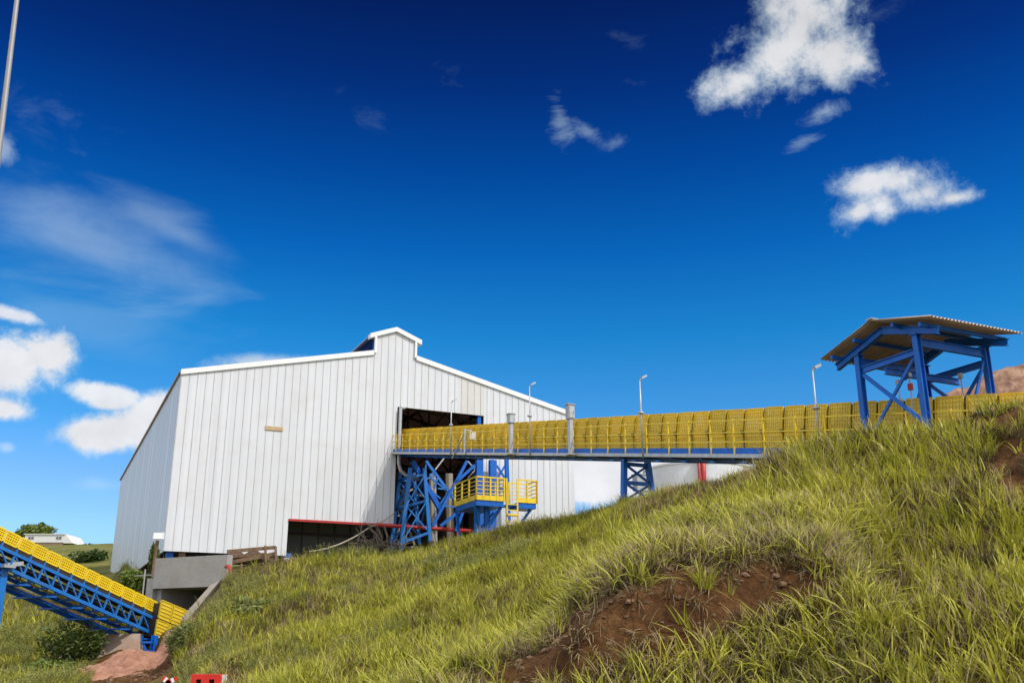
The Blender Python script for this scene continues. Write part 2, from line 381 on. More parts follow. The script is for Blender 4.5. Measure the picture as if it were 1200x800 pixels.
# ------------------------------------------------------------------ ground
GR = .46
def Z(y, py): return e_of(py) * y
KEYS = {
 # px, py of crest : near, foot, bottom, b1, b2, mid, ridge, back, plateau, far, very far   (depth, height above the eye or 'p' pixel row)
 (-500, 640): [(3,-1.7),(20,-1.7),(38,'p',808),(46,'p',785),(54,'p',755),(76,'p',700),(150,'p',640),(205,16),(280,14),(500,6),(4000,-40)],
 (0, 641):   [(3,-1.7),(20,-1.7),(38,'p',806),(46,'p',780),(54,'p',742),(76,'p',690),(150,'p',641),(205,16),(280,14),(500,6),(4000,-40)],
 (70, 642):  [(3,-1.7),(20,-1.7),(37,'p',804),(45,'p',785),(53,'p',748),(76,'p',690),(150,'p',642),(205,16),(280,14),(500,6),(4000,-40)],
 (133, 641): [(3,-1.7),(20,-1.7),(36,'p',803),(42,'p',786),(47,'p',764),(66,'p',706),(150,'p',641),(205,16),(280,14),(500,6),(4000,-40)],
 (150, 670): [(3,-1.7),(20,-1.7),(35,'p',803),(40,'p',785),(45,'p',764),(50,'p',738),(55,4.1),(72,4.6),(92,4.8),(250,15),(4000,-40)],
 (188, 700): [(3,-1.7),(18,-1.7),(33,'p',803),(36,'p',795),(40,'p',786),(45,'p',772),(48.6,1.2),(51,1.6),(56,2.0),(100,4.6),(4000,-40)],
 (201, 764): [(3,-1.7),(17,-1.7),(31,'p',804),(34,'p',792),(37,'p',780),(39,'p',772),(41,'p',765),(47,1.2),(56,2.0),(100,4.6),(4000,-40)],
 (213, 742): [(3,-1.7),(16,-1.7),(30,'p',804),(34,'p',786),(37,'p',765),(39,'p',752),(41,'p',745),(47,1.3),(56,2.0),(100,4.6),(4000,-40)],
 (232, 722): [(3,-1.7),(15,-1.7),(27,'p',806),(31,'p',785),(35,'p',762),(38,'p',738),(41,'p',722),(46,1.6),(56,2.2),(100,4.6),(4000,-40)],
 (268, 692): [(3,-1.7),(14,-1.7),(23,'p',806),(28,'p',780),(33,'p',750),(39,'p',715),(44,'p',692),(47.5,3.6),(54,4.5),(100,4.6),(4000,-40)],
 (300, 671): [(3,-1.7),(13,-1.7),(21,'p',806),(26,'p',780),(32,'p',745),(39,'p',700),(45,'p',671),(49,4.2),(54,4.5),(100,4.6),(4000,-40)],
 (335, 659): [(3,-1.7),(12,-1.7),(19,'p',806),(25,'p',775),(31,'p',738),(39,'p',690),(46,'p',659),(50,4.35),(54,4.5),(100,4.6),(4000,-40)],
 (400, 651): [(3,-1.7),(11,-1.7),(16.5,'p',806),(22,'p',775),(29,'p',732),(38,'p',685),(47,'p',651),(51,4.5),(55,4.5),(100,4.6),(4000,-40)],
 (470, 643): [(3,-1.7),(9.5,-1.7),(13.8,'p',806),(15,'p',783),(22,'p',738),(35,'p',680),(49,'p',643),(53,4.6),(57,4.6),(110,4.6),(4000,-40)],
 (560, 623): [(3,-1.7),(8.5,-1.7),(12.2,'p',803),(13,'p',773),(19,'p',728),(33,'p',662),(48,'p',623),(52,5.0),(58,4.6),(110,4.6),(4000,-40)],
 (620, 610): [(3,-1.7),(8,-1.7),(11.6,'p',802),(12.0,'p',756),(18,'p',712),(31,'p',647),(46,'p',610),(50,5.3),(58,4.6),(110,4.6),(4000,-40)],
 (680, 600): [(3,-1.7),(7.8,-1.7),(11.0,'p',798),(11.7,'p',712),(13.4,'p',664),(28,'p',628),(42,'p',600),(46,5.3),(58,4.6),(110,4.6),(4000,-40)],
 (740, 581): [(3,-1.7),(7.5,-1.7),(10.9,'p',780),(11.6,'p',680),(13.2,'p',628),(24,'p',604),(34,'p',581),(38,4.6),(58,4.6),(110,4.6),(4000,-40)],
 (800, 562): [(3,-1.7),(7.3,-1.7),(11.1,'p',768),(11.8,'p',664),(13.2,'p',606),(21,'p',582),(29.5,'p',562),(33,4.0),(58,4.6),(110,4.6),(4000,-40)],
 (850, 548): [(3,-1.7),(7.1,-1.7),(11.6,'p',740),(12.2,'p',657),(13.5,'p',594),(19.5,'p',570),(26.5,'p',548),(29,3.7),(58,4.8),(110,4.6),(4000,-40)],
 (900, 532): [(3,-1.7),(7.0,-1.7),(11.8,'p',722),(12.3,'p',660),(13.5,'p',590),(18.0,'p',558),(24.2,'p',532),(27,3.6),(58,5.0),(110,4.6),(4000,-40)],
 (960, 514): [(3,-1.7),(6.8,-1.7),(11.2,'p',735),(11.9,'p',668),(13.3,'p',588),(17.0,'p',552),(22.4,'p',514),(24.5,3.3),(58,5.4),(110,5),(4000,-40)],
 (1020, 506):[(3,-1.7),(6.6,-1.7),(9.0,'p',806),(12.4,'p',680),(14.6,'p',595),(17.5,'p',546),(21.9,'p',506),(24.2,3.2),(55,6.0),(110,5),(4000,-40)],
 (1090, 499):[(3,-1.7),(6.3,-1.7),(8.5,'p',806),(11.5,'p',690),(14.2,'p',590),(16.8,'p',540),(20.9,'p',499),(23,3.1),(50,7.0),(110,5),(4000,-40)],
 (1140, 484):[(3,-1.7),(6.2,-1.7),(8.3,'p',806),(11.2,'p',690),(13.8,'p',585),(16.0,'p',535),(19.4,'p',484),(21.5,3.0),(48,7.5),(110,5),(4000,-40)],
 (1200, 468):[(3,-1.7),(6.0,-1.7),(8.0,'p',806),(10.8,'p',690),(13.2,'p',585),(15.2,'p',530),(17.9,'p',468),(20,2.5),(46,8.0),(110,5),(4000,-40)],
 (1500, 440):[(3,-1.7),(6.0,-1.7),(7.8,'p',806),(10,'p',690),(12,'p',580),(13.5,'p',520),(15.2,'p',448),(17,1.9),(40,8.0),(110,5),(4000,-40)],
}
def make_columns():
    phis, rs, zs = [], [], []
    flat_r = [3, 6, 10, 14, 18, 26, 40, 60, 90, 300, 5000]
    phis.append(-math.pi); rs.append(flat_r); zs.append([-1.7] * 10 + [-40])
    phis.append(R(-95)); rs.append(flat_r); zs.append([-1.7] * 10 + [-40])
    for (px, pyc), ent in KEYS.items():
        u = u_of(px, pyc); k = math.sqrt(1 + u * u); rr, zz = [], []
        for i, en in enumerate(ent):
            y = en[0]
            z = en[1] if len(en) == 2 else Z(y, en[2])
            if len(en) == 3 and px >= 213 and i >= 2:
                z -= GR * (1.0 if i >= 4 else .35) * (.25 if px < 290 else .35 if px > 1100 else 1.0)
            rr.append(y * k); zz.append(z)
        phis.append(math.atan(u)); rs.append(rr); zs.append(zz)
    phis.append(R(75)); rs.append(flat_r); zs.append([-1.7] * 10 + [-40])
    phis.append(math.pi); rs.append(flat_r); zs.append([-1.7] * 10 + [-40])
    return np.array(phis), np.array(rs, float), np.array(zs, float)
PH, RS, ZS = make_columns()
NB = RS.shape[1]
def pchip(xk, yk, x):
    h = np.diff(xk); d = np.diff(yk) / h; m = np.zeros_like(yk)
    m[0], m[-1] = d[0], d[-1]
    for i in range(1, len(xk) - 1):
        if d[i - 1] * d[i] > 0:
            w1, w2 = 2 * h[i] + h[i - 1], h[i] + 2 * h[i - 1]
            m[i] = (w1 + w2) / (w1 / d[i - 1] + w2 / d[i])
    i = np.clip(np.searchsorted(xk, x) - 1, 0, len(xk) - 2); t = np.clip((x - xk[i]) / h[i], 0, 1)
    return (yk[i] * (1 + 2 * t) * (1 - t) ** 2 + h[i] * m[i] * t * (1 - t) ** 2 + yk[i + 1] * t * t * (3 - 2 * t) + h[i] * m[i + 1] * t * t * (t - 1))
def column(phi):
    rk = np.array([np.interp(phi, PH, RS[:, k]) for k in range(NB)])
    zk = np.array([np.interp(phi, PH, ZS[:, k]) for k in range(NB)])
    return rk, zk
def rough_z(x, y, r):
    amp = np.clip((r - 6) / 4, 0, 1)
    return np.where(r < 22, amp * .03 * fbm(x, y, 4, 8, 4.5), 0) + amp * (.13 * fbm(x, y, 5, 3, 1.1) + .05 * np.clip(r / 60, 0, 3) * fbm(x, y, 3, 5, .25) + np.clip((r - 12) / 4, 0, 1) * np.clip((60 - r) / 10, 0, 1) * .16 * (np.abs(fbm(x, y, 3, 6, .75)) - .5))
def ground_polar(phi, r):
    rk, zk = column(phi)
    x, y = np.sin(phi) * r, np.cos(phi) * r
    return pchip(rk, zk, r) + rough_z(x, y, r) * np.clip((46 - r) / 6, .15, 1) + CAMZ
def ground_z(x, y):
    phi = math.atan2(x, y); r = np.array([math.hypot(x, y)])
    return float(ground_polar(phi, r)[0])
DIRT = [(452,806),(470,784),(490,772),(512,775),(535,786),(572,784),(600,772),(640,757),(664,726),(692,702),(738,680),(790,664),(850,655),(902,660),(958,667),(988,682),
        (958,702),(926,720),(884,716),(852,736),(816,752),(802,788),(772,776),(738,780),(702,784),(690,806)]
BARE = [[(100,806),(108,775),(130,745),(196,738),(204,762),(192,790),(186,806)], [(392,806),(400,786),(430,778),(452,784),(455,806)], [(250,806),(258,790),(285,786),(296,806)],
        [(1150,545),(1160,520),(1188,508),(1215,520),(1215,575),(1185,590),(1160,575)], [(1085,500),(1150,488),(1215,470),(1215,492),(1150,505),(1100,512)]]
def in_poly(px, py, poly):
    ins = np.zeros(px.shape, bool); n = len(poly)
    for i in range(n):
        (x1, y1), (x2, y2) = poly[i], poly[(i + 1) % n]
        c = ((y1 > py) != (y2 > py)) & (px < (x2 - x1) * (py - y1) / ((y2 - y1) or 1e-9) + x1)
        ins ^= c
    return ins
def dirt_mask(P, r):
    px, py = project(P)
    j1 = 9 * fbm(P[..., 0], P[..., 1] + P[..., 2], 4, 11, 2.2); j2 = 7 * fbm(P[..., 0] + 9, P[..., 1] - P[..., 2], 4, 12, 2.2)
    m = np.zeros(px.shape)
    front = (P[..., 1] > 3)
    m[(in_poly(px + j1, py + j2, DIRT) & (r < 19) & front)] = 1
    for b in BARE: m[(in_poly(px + j1, py + j2, b) & (r < 52) & front)] = 1
    return m
def build_ground():
    fine = np.arange(-36, 34.01, .14)
    coarse_l = np.arange(-180, -36, 4.0); coarse_r = np.arange(34.2, 180.01, 4.0)
    ang = np.radians(np.concatenate([coarse_l, fine, coarse_r]))
    rr = np.concatenate([[1.0, 3, 5], np.arange(6, 22, .16), np.geomspace(22, 60, 150), np.geomspace(61, 260, 60), np.geomspace(300, 5000, 20)])
    na, nr = len(ang), len(rr)
    V = np.zeros((na, nr, 3))
    for i, a in enumerate(ang):
        V[i, :, 0] = np.sin(a) * rr; V[i, :, 1] = np.cos(a) * rr; V[i, :, 2] = ground_polar(a, rr)
    # floor of the shed and the yard in front of the tunnel stay level below the cladding
    dm = dirt_mask(V, np.broadcast_to(rr, (na, nr)))
    # close the seam at +-180
    V[-1] = V[0]
    verts = [(0, 0, 0.0)] + [tuple(v) for v in V.reshape(-1, 3)]
    faces = []
    for i in range(na - 1):
        b0, b1 = 1 + i * nr, 1 + (i + 1) * nr
        faces.append((0, b1, b0))
        for j in range(nr - 1): faces.append((b0 + j, b1 + j, b1 + j + 1, b0 + j + 1))
    me = bpy.data.meshes.new('ground'); me.from_pydata(verts, [], faces)
    at = me.attributes.new('dirt', 'FLOAT', 'POINT')
    at.data.foreach_set('value', np.concatenate([[0], dm.reshape(-1)]))
    me.polygons.foreach_set('use_smooth', [True] * len(faces))
    m = bpy.data.materials.new('ground_soil_and_turf'); m.use_nodes = True
    nt = m.node_tree; N, L = nt.nodes, nt.links; b = N['Principled BSDF']; b.inputs['Roughness'].default_value = .95; b.inputs['Specular IOR Level'].default_value = .15
    geo = N.new('ShaderNodeNewGeometry')
    def nz(s, d=7, r=.65, st=None):
        n = N.new('ShaderNodeTexNoise'); n.inputs['Scale'].default_value = s; n.inputs['Detail'].default_value = d; n.inputs['Roughness'].default_value = r
        if st:
            mp = N.new('ShaderNodeMapping'); mp.inputs['Scale'].default_value = st; L.new(geo.outputs['Position'], mp.inputs[0]); L.new(mp.outputs[0], n.inputs['Vector'])
        else: L.new(geo.outputs['Position'], n.inputs['Vector'])
        return n.outputs[0]
    def ramp(src, st):
        n = N.new('ShaderNodeValToRGB'); L.new(src, n.inputs[0]); e = n.color_ramp.elements
        while len(e) < len(st): e.new(.5)
        for x, (p, c) in zip(e, st): x.position = p; x.color = (*c, 1)
        return n.outputs[0]
    soil = ramp(nz(1.3, 9, .7), [(.3, (.055, .025, .010)), (.48, (.12, .056, .020)), (.62, (.18, .092, .036)), (.75, (.29, .17, .075))])
    soil2 = ramp(nz(9, 5, .6), [(.35, (.55, .5, .46)), (.62, (1.1, 1.05, 1.0))])
    mu = N.new('ShaderNodeMix'); mu.data_type = 'RGBA'; mu.blend_type = 'MULTIPLY'; mu.inputs[0].default_value = .8; L.new(soil, mu.inputs[6]); L.new(soil2, mu.inputs[7])
    turf = ramp(nz(.35, 10, .72), [(.33, (.085, .105, .022)), (.46, (.15, .165, .038)), (.56, (.24, .215, .075)), (.68, (.32, .26, .12))])
    turf2 = ramp(nz(5.0, 6, .7), [(.3, (.45, .5, .45)), (.65, (1.15, 1.1, 1.0))])
    mt = N.new('ShaderNodeMix'); mt.data_type = 'RGBA'; mt.blend_type = 'MULTIPLY'; mt.inputs[0].default_value = .8; L.new(turf, mt.inputs[6]); L.new(turf2, mt.inputs[7])
    a = N.new('ShaderNodeAttribute'); a.attribute_name = 'dirt'
    # near turf shows soil between the tufts
    ln = N.new('ShaderNodeVectorMath'); ln.operation = 'LENGTH'; L.new(geo.outputs['Position'], ln.inputs[0])
    mr = N.new('ShaderNodeMapRange'); L.new(ln.outputs['Value'], mr.inputs[0]); mr.inputs[1].default_value = 22; mr.inputs[2].default_value = 55; mr.inputs[3].default_value = .9; mr.inputs[4].default_value = 0
    mxm = N.new('ShaderNodeMath'); mxm.operation = 'MAXIMUM'; L.new(a.outputs['Fac'], mxm.inputs[0]); L.new(mr.outputs[0], mxm.inputs[1])
    fin = N.new('ShaderNodeMix'); fin.data_type = 'RGBA'; L.new(mxm.outputs[0], fin.inputs[0]); L.new(mt.outputs[2], fin.inputs[6]); L.new(mu.outputs[2], fin.inputs[7])
    L.new(fin.outputs[2], b.inputs['Base Color'])
    bp = N.new('ShaderNodeBump'); bp.inputs['Strength'].default_value = .9; bp.inputs['Distance'].default_value = .12
    hs = N.new('ShaderNodeMath'); hs.operation = 'ADD'; L.new(nz(4, 9, .7), hs.inputs[0]); L.new(nz(11, 6, .6, (1, 1, .35)), hs.inputs[1])
    L.new(hs.outputs[0], bp.inputs['Height']); L.new(bp.outputs[0], b.inputs['Normal'])
    me.materials.append(m)
    o = bpy.data.objects.new('ground', me); COL.objects.link(o); tag(o, kind='structure', label='hillside ground of turf and bare red brown soil', cat='ground')
build_ground()

# ------------------------------------------------------------------ the shed
def roofline(s):
    mid = WID / 2; rise = (18.8 - EAVE) / 10.8
    if 10.8 < s < 13.28: return 20.25 - abs(s - mid) / 1.24 * .45
    return EAVE + rise * min(s, WID - s)
S_O1, S_O2, Z_O = 12.3, 17.85, 15.6      # conveyor opening
S_B, HEMB = 6.3, 8.7                      # low wide opening
def build_shed():
    t = thing('warehouse', FW(12, -18, 6), 'large pale grey ribbed metal industrial shed with raised ridge vent and dark openings', 'warehouse')
    T = .10
    fm = MB()
    def low(s):
        if s < S_B: return HEM
        if s < S_O1: return HEMB
        if s < S_O2: return Z_O
        return 5.2
    seams = list(np.arange(0, WID, PITCHP))
    bps = sorted(set([round(x, 4) for x in seams] + [S_B, S_O1, S_O2, 10.8, 13.28, WID / 2, WID]))
    for a, b in zip(bps[:-1], bps[1:]):
        if b - a < 1e-3: continue
        m = (a + b) / 2; e = 1e-4
        za, zb, zl = roofline(a + e), roofline(b - e), low(m)
        cream = 1 if (16.3 < m < 17.85 or 18.2 < m < 18.7 and False) else 0
        fm.hexa([FW(a, -T, zl), FW(b, -T, zl), FW(b, 0, zl), FW(a, 0, zl), FW(a, -T, za), FW(b, -T, zb), FW(b, 0, zb), FW(a, 0, za)], cream)
    for s in seams:
        zl = low(s + 1e-3); zt = roofline(s + 1e-3)
        fm.box(FW(s, .013, (zl + zt) / 2), DS * .026, DN * .014, (0, 0, zt - zl - .02), 2)
    fm.build('front_wall', [CLAD, CREAM, SEAM], t)
    def wall(name, s, sgn, z0, z1, pitch, seam_m):
        w = MB(); n = 0.0
        w.box(FW(s - sgn * .05, -LEN / 2 - T, (z0 + z1) / 2), DS * .1, DN * LEN, (0, 0, z1 - z0))
        k = pitch
        while k < LEN:
            w.box(FW(s + sgn * .0025, -k, (z0 + z1) / 2), DN * .06, DS * .003, (0, 0, z1 - z0 - .02), 1); k += pitch * random.choice([1, 1, 1, 2])
        w.build(name, [CLAD, seam_m], t)
    wall('side_wall', 0, -1, HEM, EAVE, .86, mat('dark_seam', (.30, .29, .28), .6, 0, .3, 1.0)); wall('side_wall', WID, 1, 5.2, EAVE, .86, SEAM)
    bw = MB(); bw.hexa([FW(0, -LEN - .2, 4.5), FW(WID, -LEN - .2, 4.5), FW(WID, -LEN - .1, 4.5), FW(0, -LEN - .1, 4.5), FW(0, -LEN - .2, EAVE), FW(WID, -LEN - .2, EAVE), FW(WID, -LEN - .1, EAVE), FW(0, -LEN - .1, EAVE)])
    bw.add([FW(0, -LEN - .1, EAVE), FW(WID, -LEN - .1, EAVE), FW(WID / 2, -LEN - .1, EAVE + 2.75)], [(0, 1, 2)])
    bw.build('back_wall', [CLAD], t)
    rf = MB(); RT = .08
    for s0, s1 in ((-.12, WID / 2), (WID / 2, WID + .12)):
        z0 = EAVE + .23 * min(s0, WID - s0); z1 = EAVE + .23 * min(s1, WID - s1)
        rf.hexa([FW(s0, -LEN - .3, z0), FW(s1, -LEN - .3, z1), FW(s1, -T - .03, z1), FW(s0, -T - .03, z0), FW(s0, -LEN - .3, z0 + RT), FW(s1, -LEN - .3, z1 + RT), FW(s1, -T - .03, z1 + RT), FW(s0, -T - .03, z0 + RT)])
    RS = mat('roof_sheet', (.50, .36, .32), .5, .0, .2, 2); see_through(RS, .16); rf.build('roof', [RS], t)
    # white flashing that follows the gable
    tr = MB(); pts = [(-.06, EAVE), (10.72, EAVE + .23 * 10.72)]
    def strip(a, b, h=.20):
        (s0, z0), (s1, z1) = a, b
        tr.hexa([FW(s0, .03, z0 - h), FW(s1, .03, z1 - h), FW(s1, .10, z1 - h), FW(s0, .10, z0 - h), FW(s0, -.35, z0 + .09), FW(s1, -.35, z1 + .09), FW(s1, .10, z1 + .09), FW(s0, .10, z0 + .09)])
    strip(*pts); strip((13.36, EAVE + .23 * 10.72), (WID + .06, EAVE))
    tr.build('roof_flashing', [WHITE], t)
    # ridge vent
    mon = MB()
    for sg in (-1, 1):
        s_e = WID / 2 + sg * 1.24
        for k in range(7):
            z = 18.86 + k * .16
            mon.box(FW(s_e, -LEN / 2 - .4, z), DN * (LEN - .6), DS * .16 + Vector((0, 0, -.07 * sg)), (0, 0, .02), 1)
        for k in range(14): mon.box(FW(s_e - sg * .02, -.5 - k * 3.0, 19.35), DN * .09, DS * .09, (0, 0, 1.1), 1)
        mon.box(FW(s_e - sg * .45, -LEN / 2 - .5, 19.3), DN * (LEN - .8), DS * .03, (0, 0, 1.1), 2)  # black sheet paints in the shade behind the louvres
    v = mon.build('ridge_vent', [GALV, BLUE, BLACK], t)
    mr = MB()
    for sg in (-1, 1):
        a0, a1 = WID / 2, WID / 2 + sg * 1.62; z0, z1 = 20.36, 19.74
        q = [FW(a0, -LEN, z0), FW(a1, -LEN, z1), FW(a1, -.36, z1), FW(a0, -.36, z0)]
        mr.hexa(q + [p + Vector((0, 0, .07)) for p in q], 0)
        q = [FW(a0, -.35, z0 - .16), FW(a1, -.35, z1 - .16), FW(a1, .14, z1 - .16), FW(a0, .14, z0 - .16)]
        mr.hexa(q + [p + Vector((0, 0, .28)) for p in q], 1)
        mr.box(FW(WID / 2 + sg * 1.26, .04, 19.2), DS * .12, DN * .2, (0, 0, 1.0), 1)
    mr.build('vent_roof', [GALV, WHITE], v)
    # roof trusses and columns seen through the openings
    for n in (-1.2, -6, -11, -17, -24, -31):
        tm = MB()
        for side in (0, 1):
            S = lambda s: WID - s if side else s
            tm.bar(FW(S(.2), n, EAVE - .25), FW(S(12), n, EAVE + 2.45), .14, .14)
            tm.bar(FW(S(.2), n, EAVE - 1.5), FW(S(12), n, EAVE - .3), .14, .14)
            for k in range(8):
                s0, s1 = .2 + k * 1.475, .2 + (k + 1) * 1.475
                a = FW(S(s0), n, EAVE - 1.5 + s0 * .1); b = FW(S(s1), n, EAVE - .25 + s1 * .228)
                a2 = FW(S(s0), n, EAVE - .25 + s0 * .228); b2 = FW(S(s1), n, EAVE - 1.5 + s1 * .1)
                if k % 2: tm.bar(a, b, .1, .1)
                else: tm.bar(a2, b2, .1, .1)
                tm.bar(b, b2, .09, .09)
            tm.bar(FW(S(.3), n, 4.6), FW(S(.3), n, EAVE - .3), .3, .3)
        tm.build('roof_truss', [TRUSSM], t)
    pm = MB()
    for s in (2, 5, 8, 11, 14, 17, 20, 22.5):
        z = EAVE + .23 * min(s, WID - s) - .12
        pm.bar(FW(s, -.3, z), FW(s, -LEN, z), .09, .16)
    for n in (-3.5, -8.5, -14, -20):
        pm.bar(FW(8.5, n, EAVE + 1.6), FW(17, n - 4, EAVE + 1.5), .07); pm.bar(FW(17, n, EAVE + 1.5), FW(8.5, n - 4, EAVE + 1.6), .07)
    pm.build('purlin', [TRUSSM], t)
    # lining wall inside behind the low opening, red head beam, corner columns under the hem
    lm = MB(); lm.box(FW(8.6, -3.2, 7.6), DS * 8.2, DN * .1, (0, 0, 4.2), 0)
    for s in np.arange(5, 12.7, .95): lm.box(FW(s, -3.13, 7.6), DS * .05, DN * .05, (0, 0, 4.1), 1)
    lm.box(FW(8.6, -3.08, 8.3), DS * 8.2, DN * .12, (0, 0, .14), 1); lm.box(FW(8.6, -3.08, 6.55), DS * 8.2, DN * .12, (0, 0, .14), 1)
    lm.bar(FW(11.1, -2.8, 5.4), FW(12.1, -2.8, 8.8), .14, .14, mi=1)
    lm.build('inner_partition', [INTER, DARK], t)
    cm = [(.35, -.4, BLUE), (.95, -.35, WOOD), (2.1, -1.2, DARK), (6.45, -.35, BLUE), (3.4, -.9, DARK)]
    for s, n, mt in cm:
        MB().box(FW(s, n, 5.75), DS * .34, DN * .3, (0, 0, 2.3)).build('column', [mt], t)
    MB().box(FW(9.3, .0, HEMB - .04), DS * 6.0, DN * .16, (0, 0, .12)).build('lintel', [RED], t)
    MB().box(FW(17.6, -.2, 14.9), DS * .22, DN * .2, (0, 0, 1.5)).build('jamb_post', [BLUE], t)
    s, z = PF(321, 502)
    MB().box(FW(s, .03, z), DS * .98, DN * .04, (0, 0, .22)).build('wall_patch', [mat('beige_patch', (.55, .40, .22), .7, 0, .2, 5)], t)
    # rain pipe at the opening corner
    d = MB(); s1, zt = PF(467, 478, .2)
    d.tube([FW(12.42, .2, 15.5), FW(12.42, .2, 13.0), FW(12.42, .2, 12.2), FW(12.55, .25, 11.75), FW(12.95, .3, 11.45), FW(14.0, .3, 11.35)], .1, 8)
    d.tube([FW(12.42, .2, 15.5), FW(12.7, .05, 15.55)], .1, 8)
    d.build('rain_pipe', [GALV], t)
build_shed()

# ------------------------------------------------------------------ long inclined conveyor entering the shed
SLOPE = .179
S_C, Z_C = 12.1, 12.9
KD = (DN + Vector((0, 0, -SLOPE)))
def K(t, w, h): return FW(S_C + w, t, Z_C - SLOPE * t + h)
def t_of(px, py, w=0.0):
    u = u_of(px, py); o = FW(S_C + w, 0, 0)
    return (o.x - u * o.y) / (u * DN.y - DN.x)
def build_conveyor():
    T0, T1 = -7.0, 47.0
    t = thing('belt_conveyor', K(20, 1, 0), 'long elevated belt conveyor with yellow mesh guards sloping up into the shed', 'conveyor')
    UP = Vector((0, 0, 1))
    MB().bar(K(-.6, -.04, -.08), K(T1, -.04, -.08), .08, .11).build('walkway_beam', [GALV], t)
    MB().bar(K(T0, .3, -.12), K(T1, .3, -.12), .56, .05).build('walkway_deck', [DARK], t)
    k = MB(); k.bar(K(-.3, .03, .07), K(T1, .03, .07), .02, .17)
    k.build('kick_plate', [BLUE], t)
    s = MB()
    for w in (.66, 1.85): s.bar(K(T0, w, -.155), K(T1, w, -.14), .12, .10)
    x = T0
    while x < T1:
        s.bar(K(x, .06, -.165), K(x, 1.95, -.165), .1, .05); x += 1.6
    s.build('stringer', [BLUE], t)
    b = MB(); b.bar(K(T0, 1.25, .75), K(T1, 1.25, .75), .8, .04); b.bar(K(T0, 1.25, .12), K(T1, 1.25, .12), .8, .03)
    b.build('belt', [BELT], t)
    fr = MB()
    for hh in (.35, .97): fr.bar(K(T0, 1.9, hh), K(T1, 1.9, hh), .035, .035)
    fr.build('far_rail', [YELLOW], t)
    # guard panels: one lower and one upper of each, then copies
    P = .87
    def panel(h0, w0, h1, w1, top):
        m = MB(); L0, L1 = .06, P - .06
        def q(l, f, off=0.0):
            c = K(0, w0 + (w1 - w0) * f, h0 + (h1 - h0) * f) + DS * off
            return c + KD * l
        nv, nh = 8, 5 if not top else 6
        for i in range(nv + 1):
            l = L0 + (L1 - L0) * i / nv; th = .04 if i in (0, nv) else .011
            m.bar(q(l, 0), q(l, 1), th, .02 if i not in (0, nv) else .035, up=DS)
        for j in range(nh + 1):
            f = j / nh; th = .05 if j in (0, nh) else .011
            m.bar(q(L0, f, -.004), q(L1, f, -.004), .025, th)
        m.quad(q(L0, 0, .03), q(L1, 0, .03), q(L1, 1, .03), q(L0, 1, .03), 1)
        return m
    lo0 = panel(.10, .60, .66, .62, False).build('lower_guard', [YGUARD, YMESH], t, origin=K(0, 0, 0))
    up0 = panel(.71, .62, 1.39, .73, True).build('upper_guard', [YGUARD, YMESH], t, origin=K(0, 0, 0))
    base = world_loc(t)
    n = 0; x = T0
    while x < T1 - P:
        for src in (lo0, up0):
            c = src if n == 0 else src.copy()
            if n: COL.objects.link(c)
            c.location = K(0, 0, 0) + KD * x - base + Vector((0, 0, random.uniform(-.008, .008)))
        x += P; n += 1
    h = MB()
    x = T0
    while x < T1:
        h.box(K(x, .56, .685), KD * .11, DS * .07, (0, 0, .09)); x += P
    h.bar(K(T0, .61, .685), K(T1, .61, .685), .03, .025)
    x = T0
    while x < T1:
        h.bar(K(x, .645, .10), K(x, .65, .66), .12, .01, up=DS); h.bar(K(x, .655, .71), K(x, .755, 1.37), .12, .01, up=DS); x += P  # dark strips behind the panel gaps, their shade put in as colour
    h.build('hinge_and_gap_shade', [DARK], t)
    # handrail
    r = MB()
    for hh in (.97, .62, .34): r.bar(K(-.6, .02, hh), K(T1, .02, hh), .035, .035)
    for hh in (.2, .34, .48, .62, .76, .9): r.bar(K(-.58, .02, hh), K(-.58, .7, hh), .03, .04)
    r.build('handrail', [YELLOW], t)
    p0 = MB().box(K(0, -.0, .5) , DN * .055, DS * .03, (0, 0, 1.04)).build('handrail_post', [YELLOW], t, origin=K(0, 0, 0))
    n = 0; x = -.55
    while x < T1:
        c = p0 if n == 0 else p0.copy()
        if n: COL.objects.link(c)
        c.location = K(0, 0, 0) + KD * x - base
        x += 1.22 + (random.uniform(-.15, .15)); n += 1
build_conveyor()

def trestle(tt, label):
    zb = 4.5
    top0, top1 = K(tt, .12, -.36), K(tt, 1.5, -.36)
    g = ground_z(top0.x, top0.y) - .3
    t = thing('trestle', Vector((top0.x, top0.y, g)), label, 'trestle')
    def leg(top, off): return top, Vector((top.x, top.y, g)) + off
    a = leg(K(tt, .2, -.22), DS * -.1 - DN * .0); b = leg(K(tt, 1.15, -.22), DS * .25)
    for L in (a, b): MB().bar(L[0], L[1], .2, .16, up=DS).build('leg', [BLUE], t)
    m = MB(); hgt = (a[0] - a[1]).length
    f0 = .08
    while f0 < .95:
        f1 = min(f0 + .34, .97)
        pa, pb, qa, qb = lerp(*a, f0), lerp(*b, f0), lerp(*a, f1), lerp(*b, f1)
        m.bar(pa, pb, .12, .12); m.bar(pa + DN * .02, qb + DN * .02, .07, .07); m.bar(pb - DN * .03, qa - DN * .03, .07, .07); f0 = f1
    m.build('cross_brace', [BLUE], t)
trestle(t_of(743, 540, .6), 'narrow blue braced trestle holding the conveyor over the grass crest, before the tank')

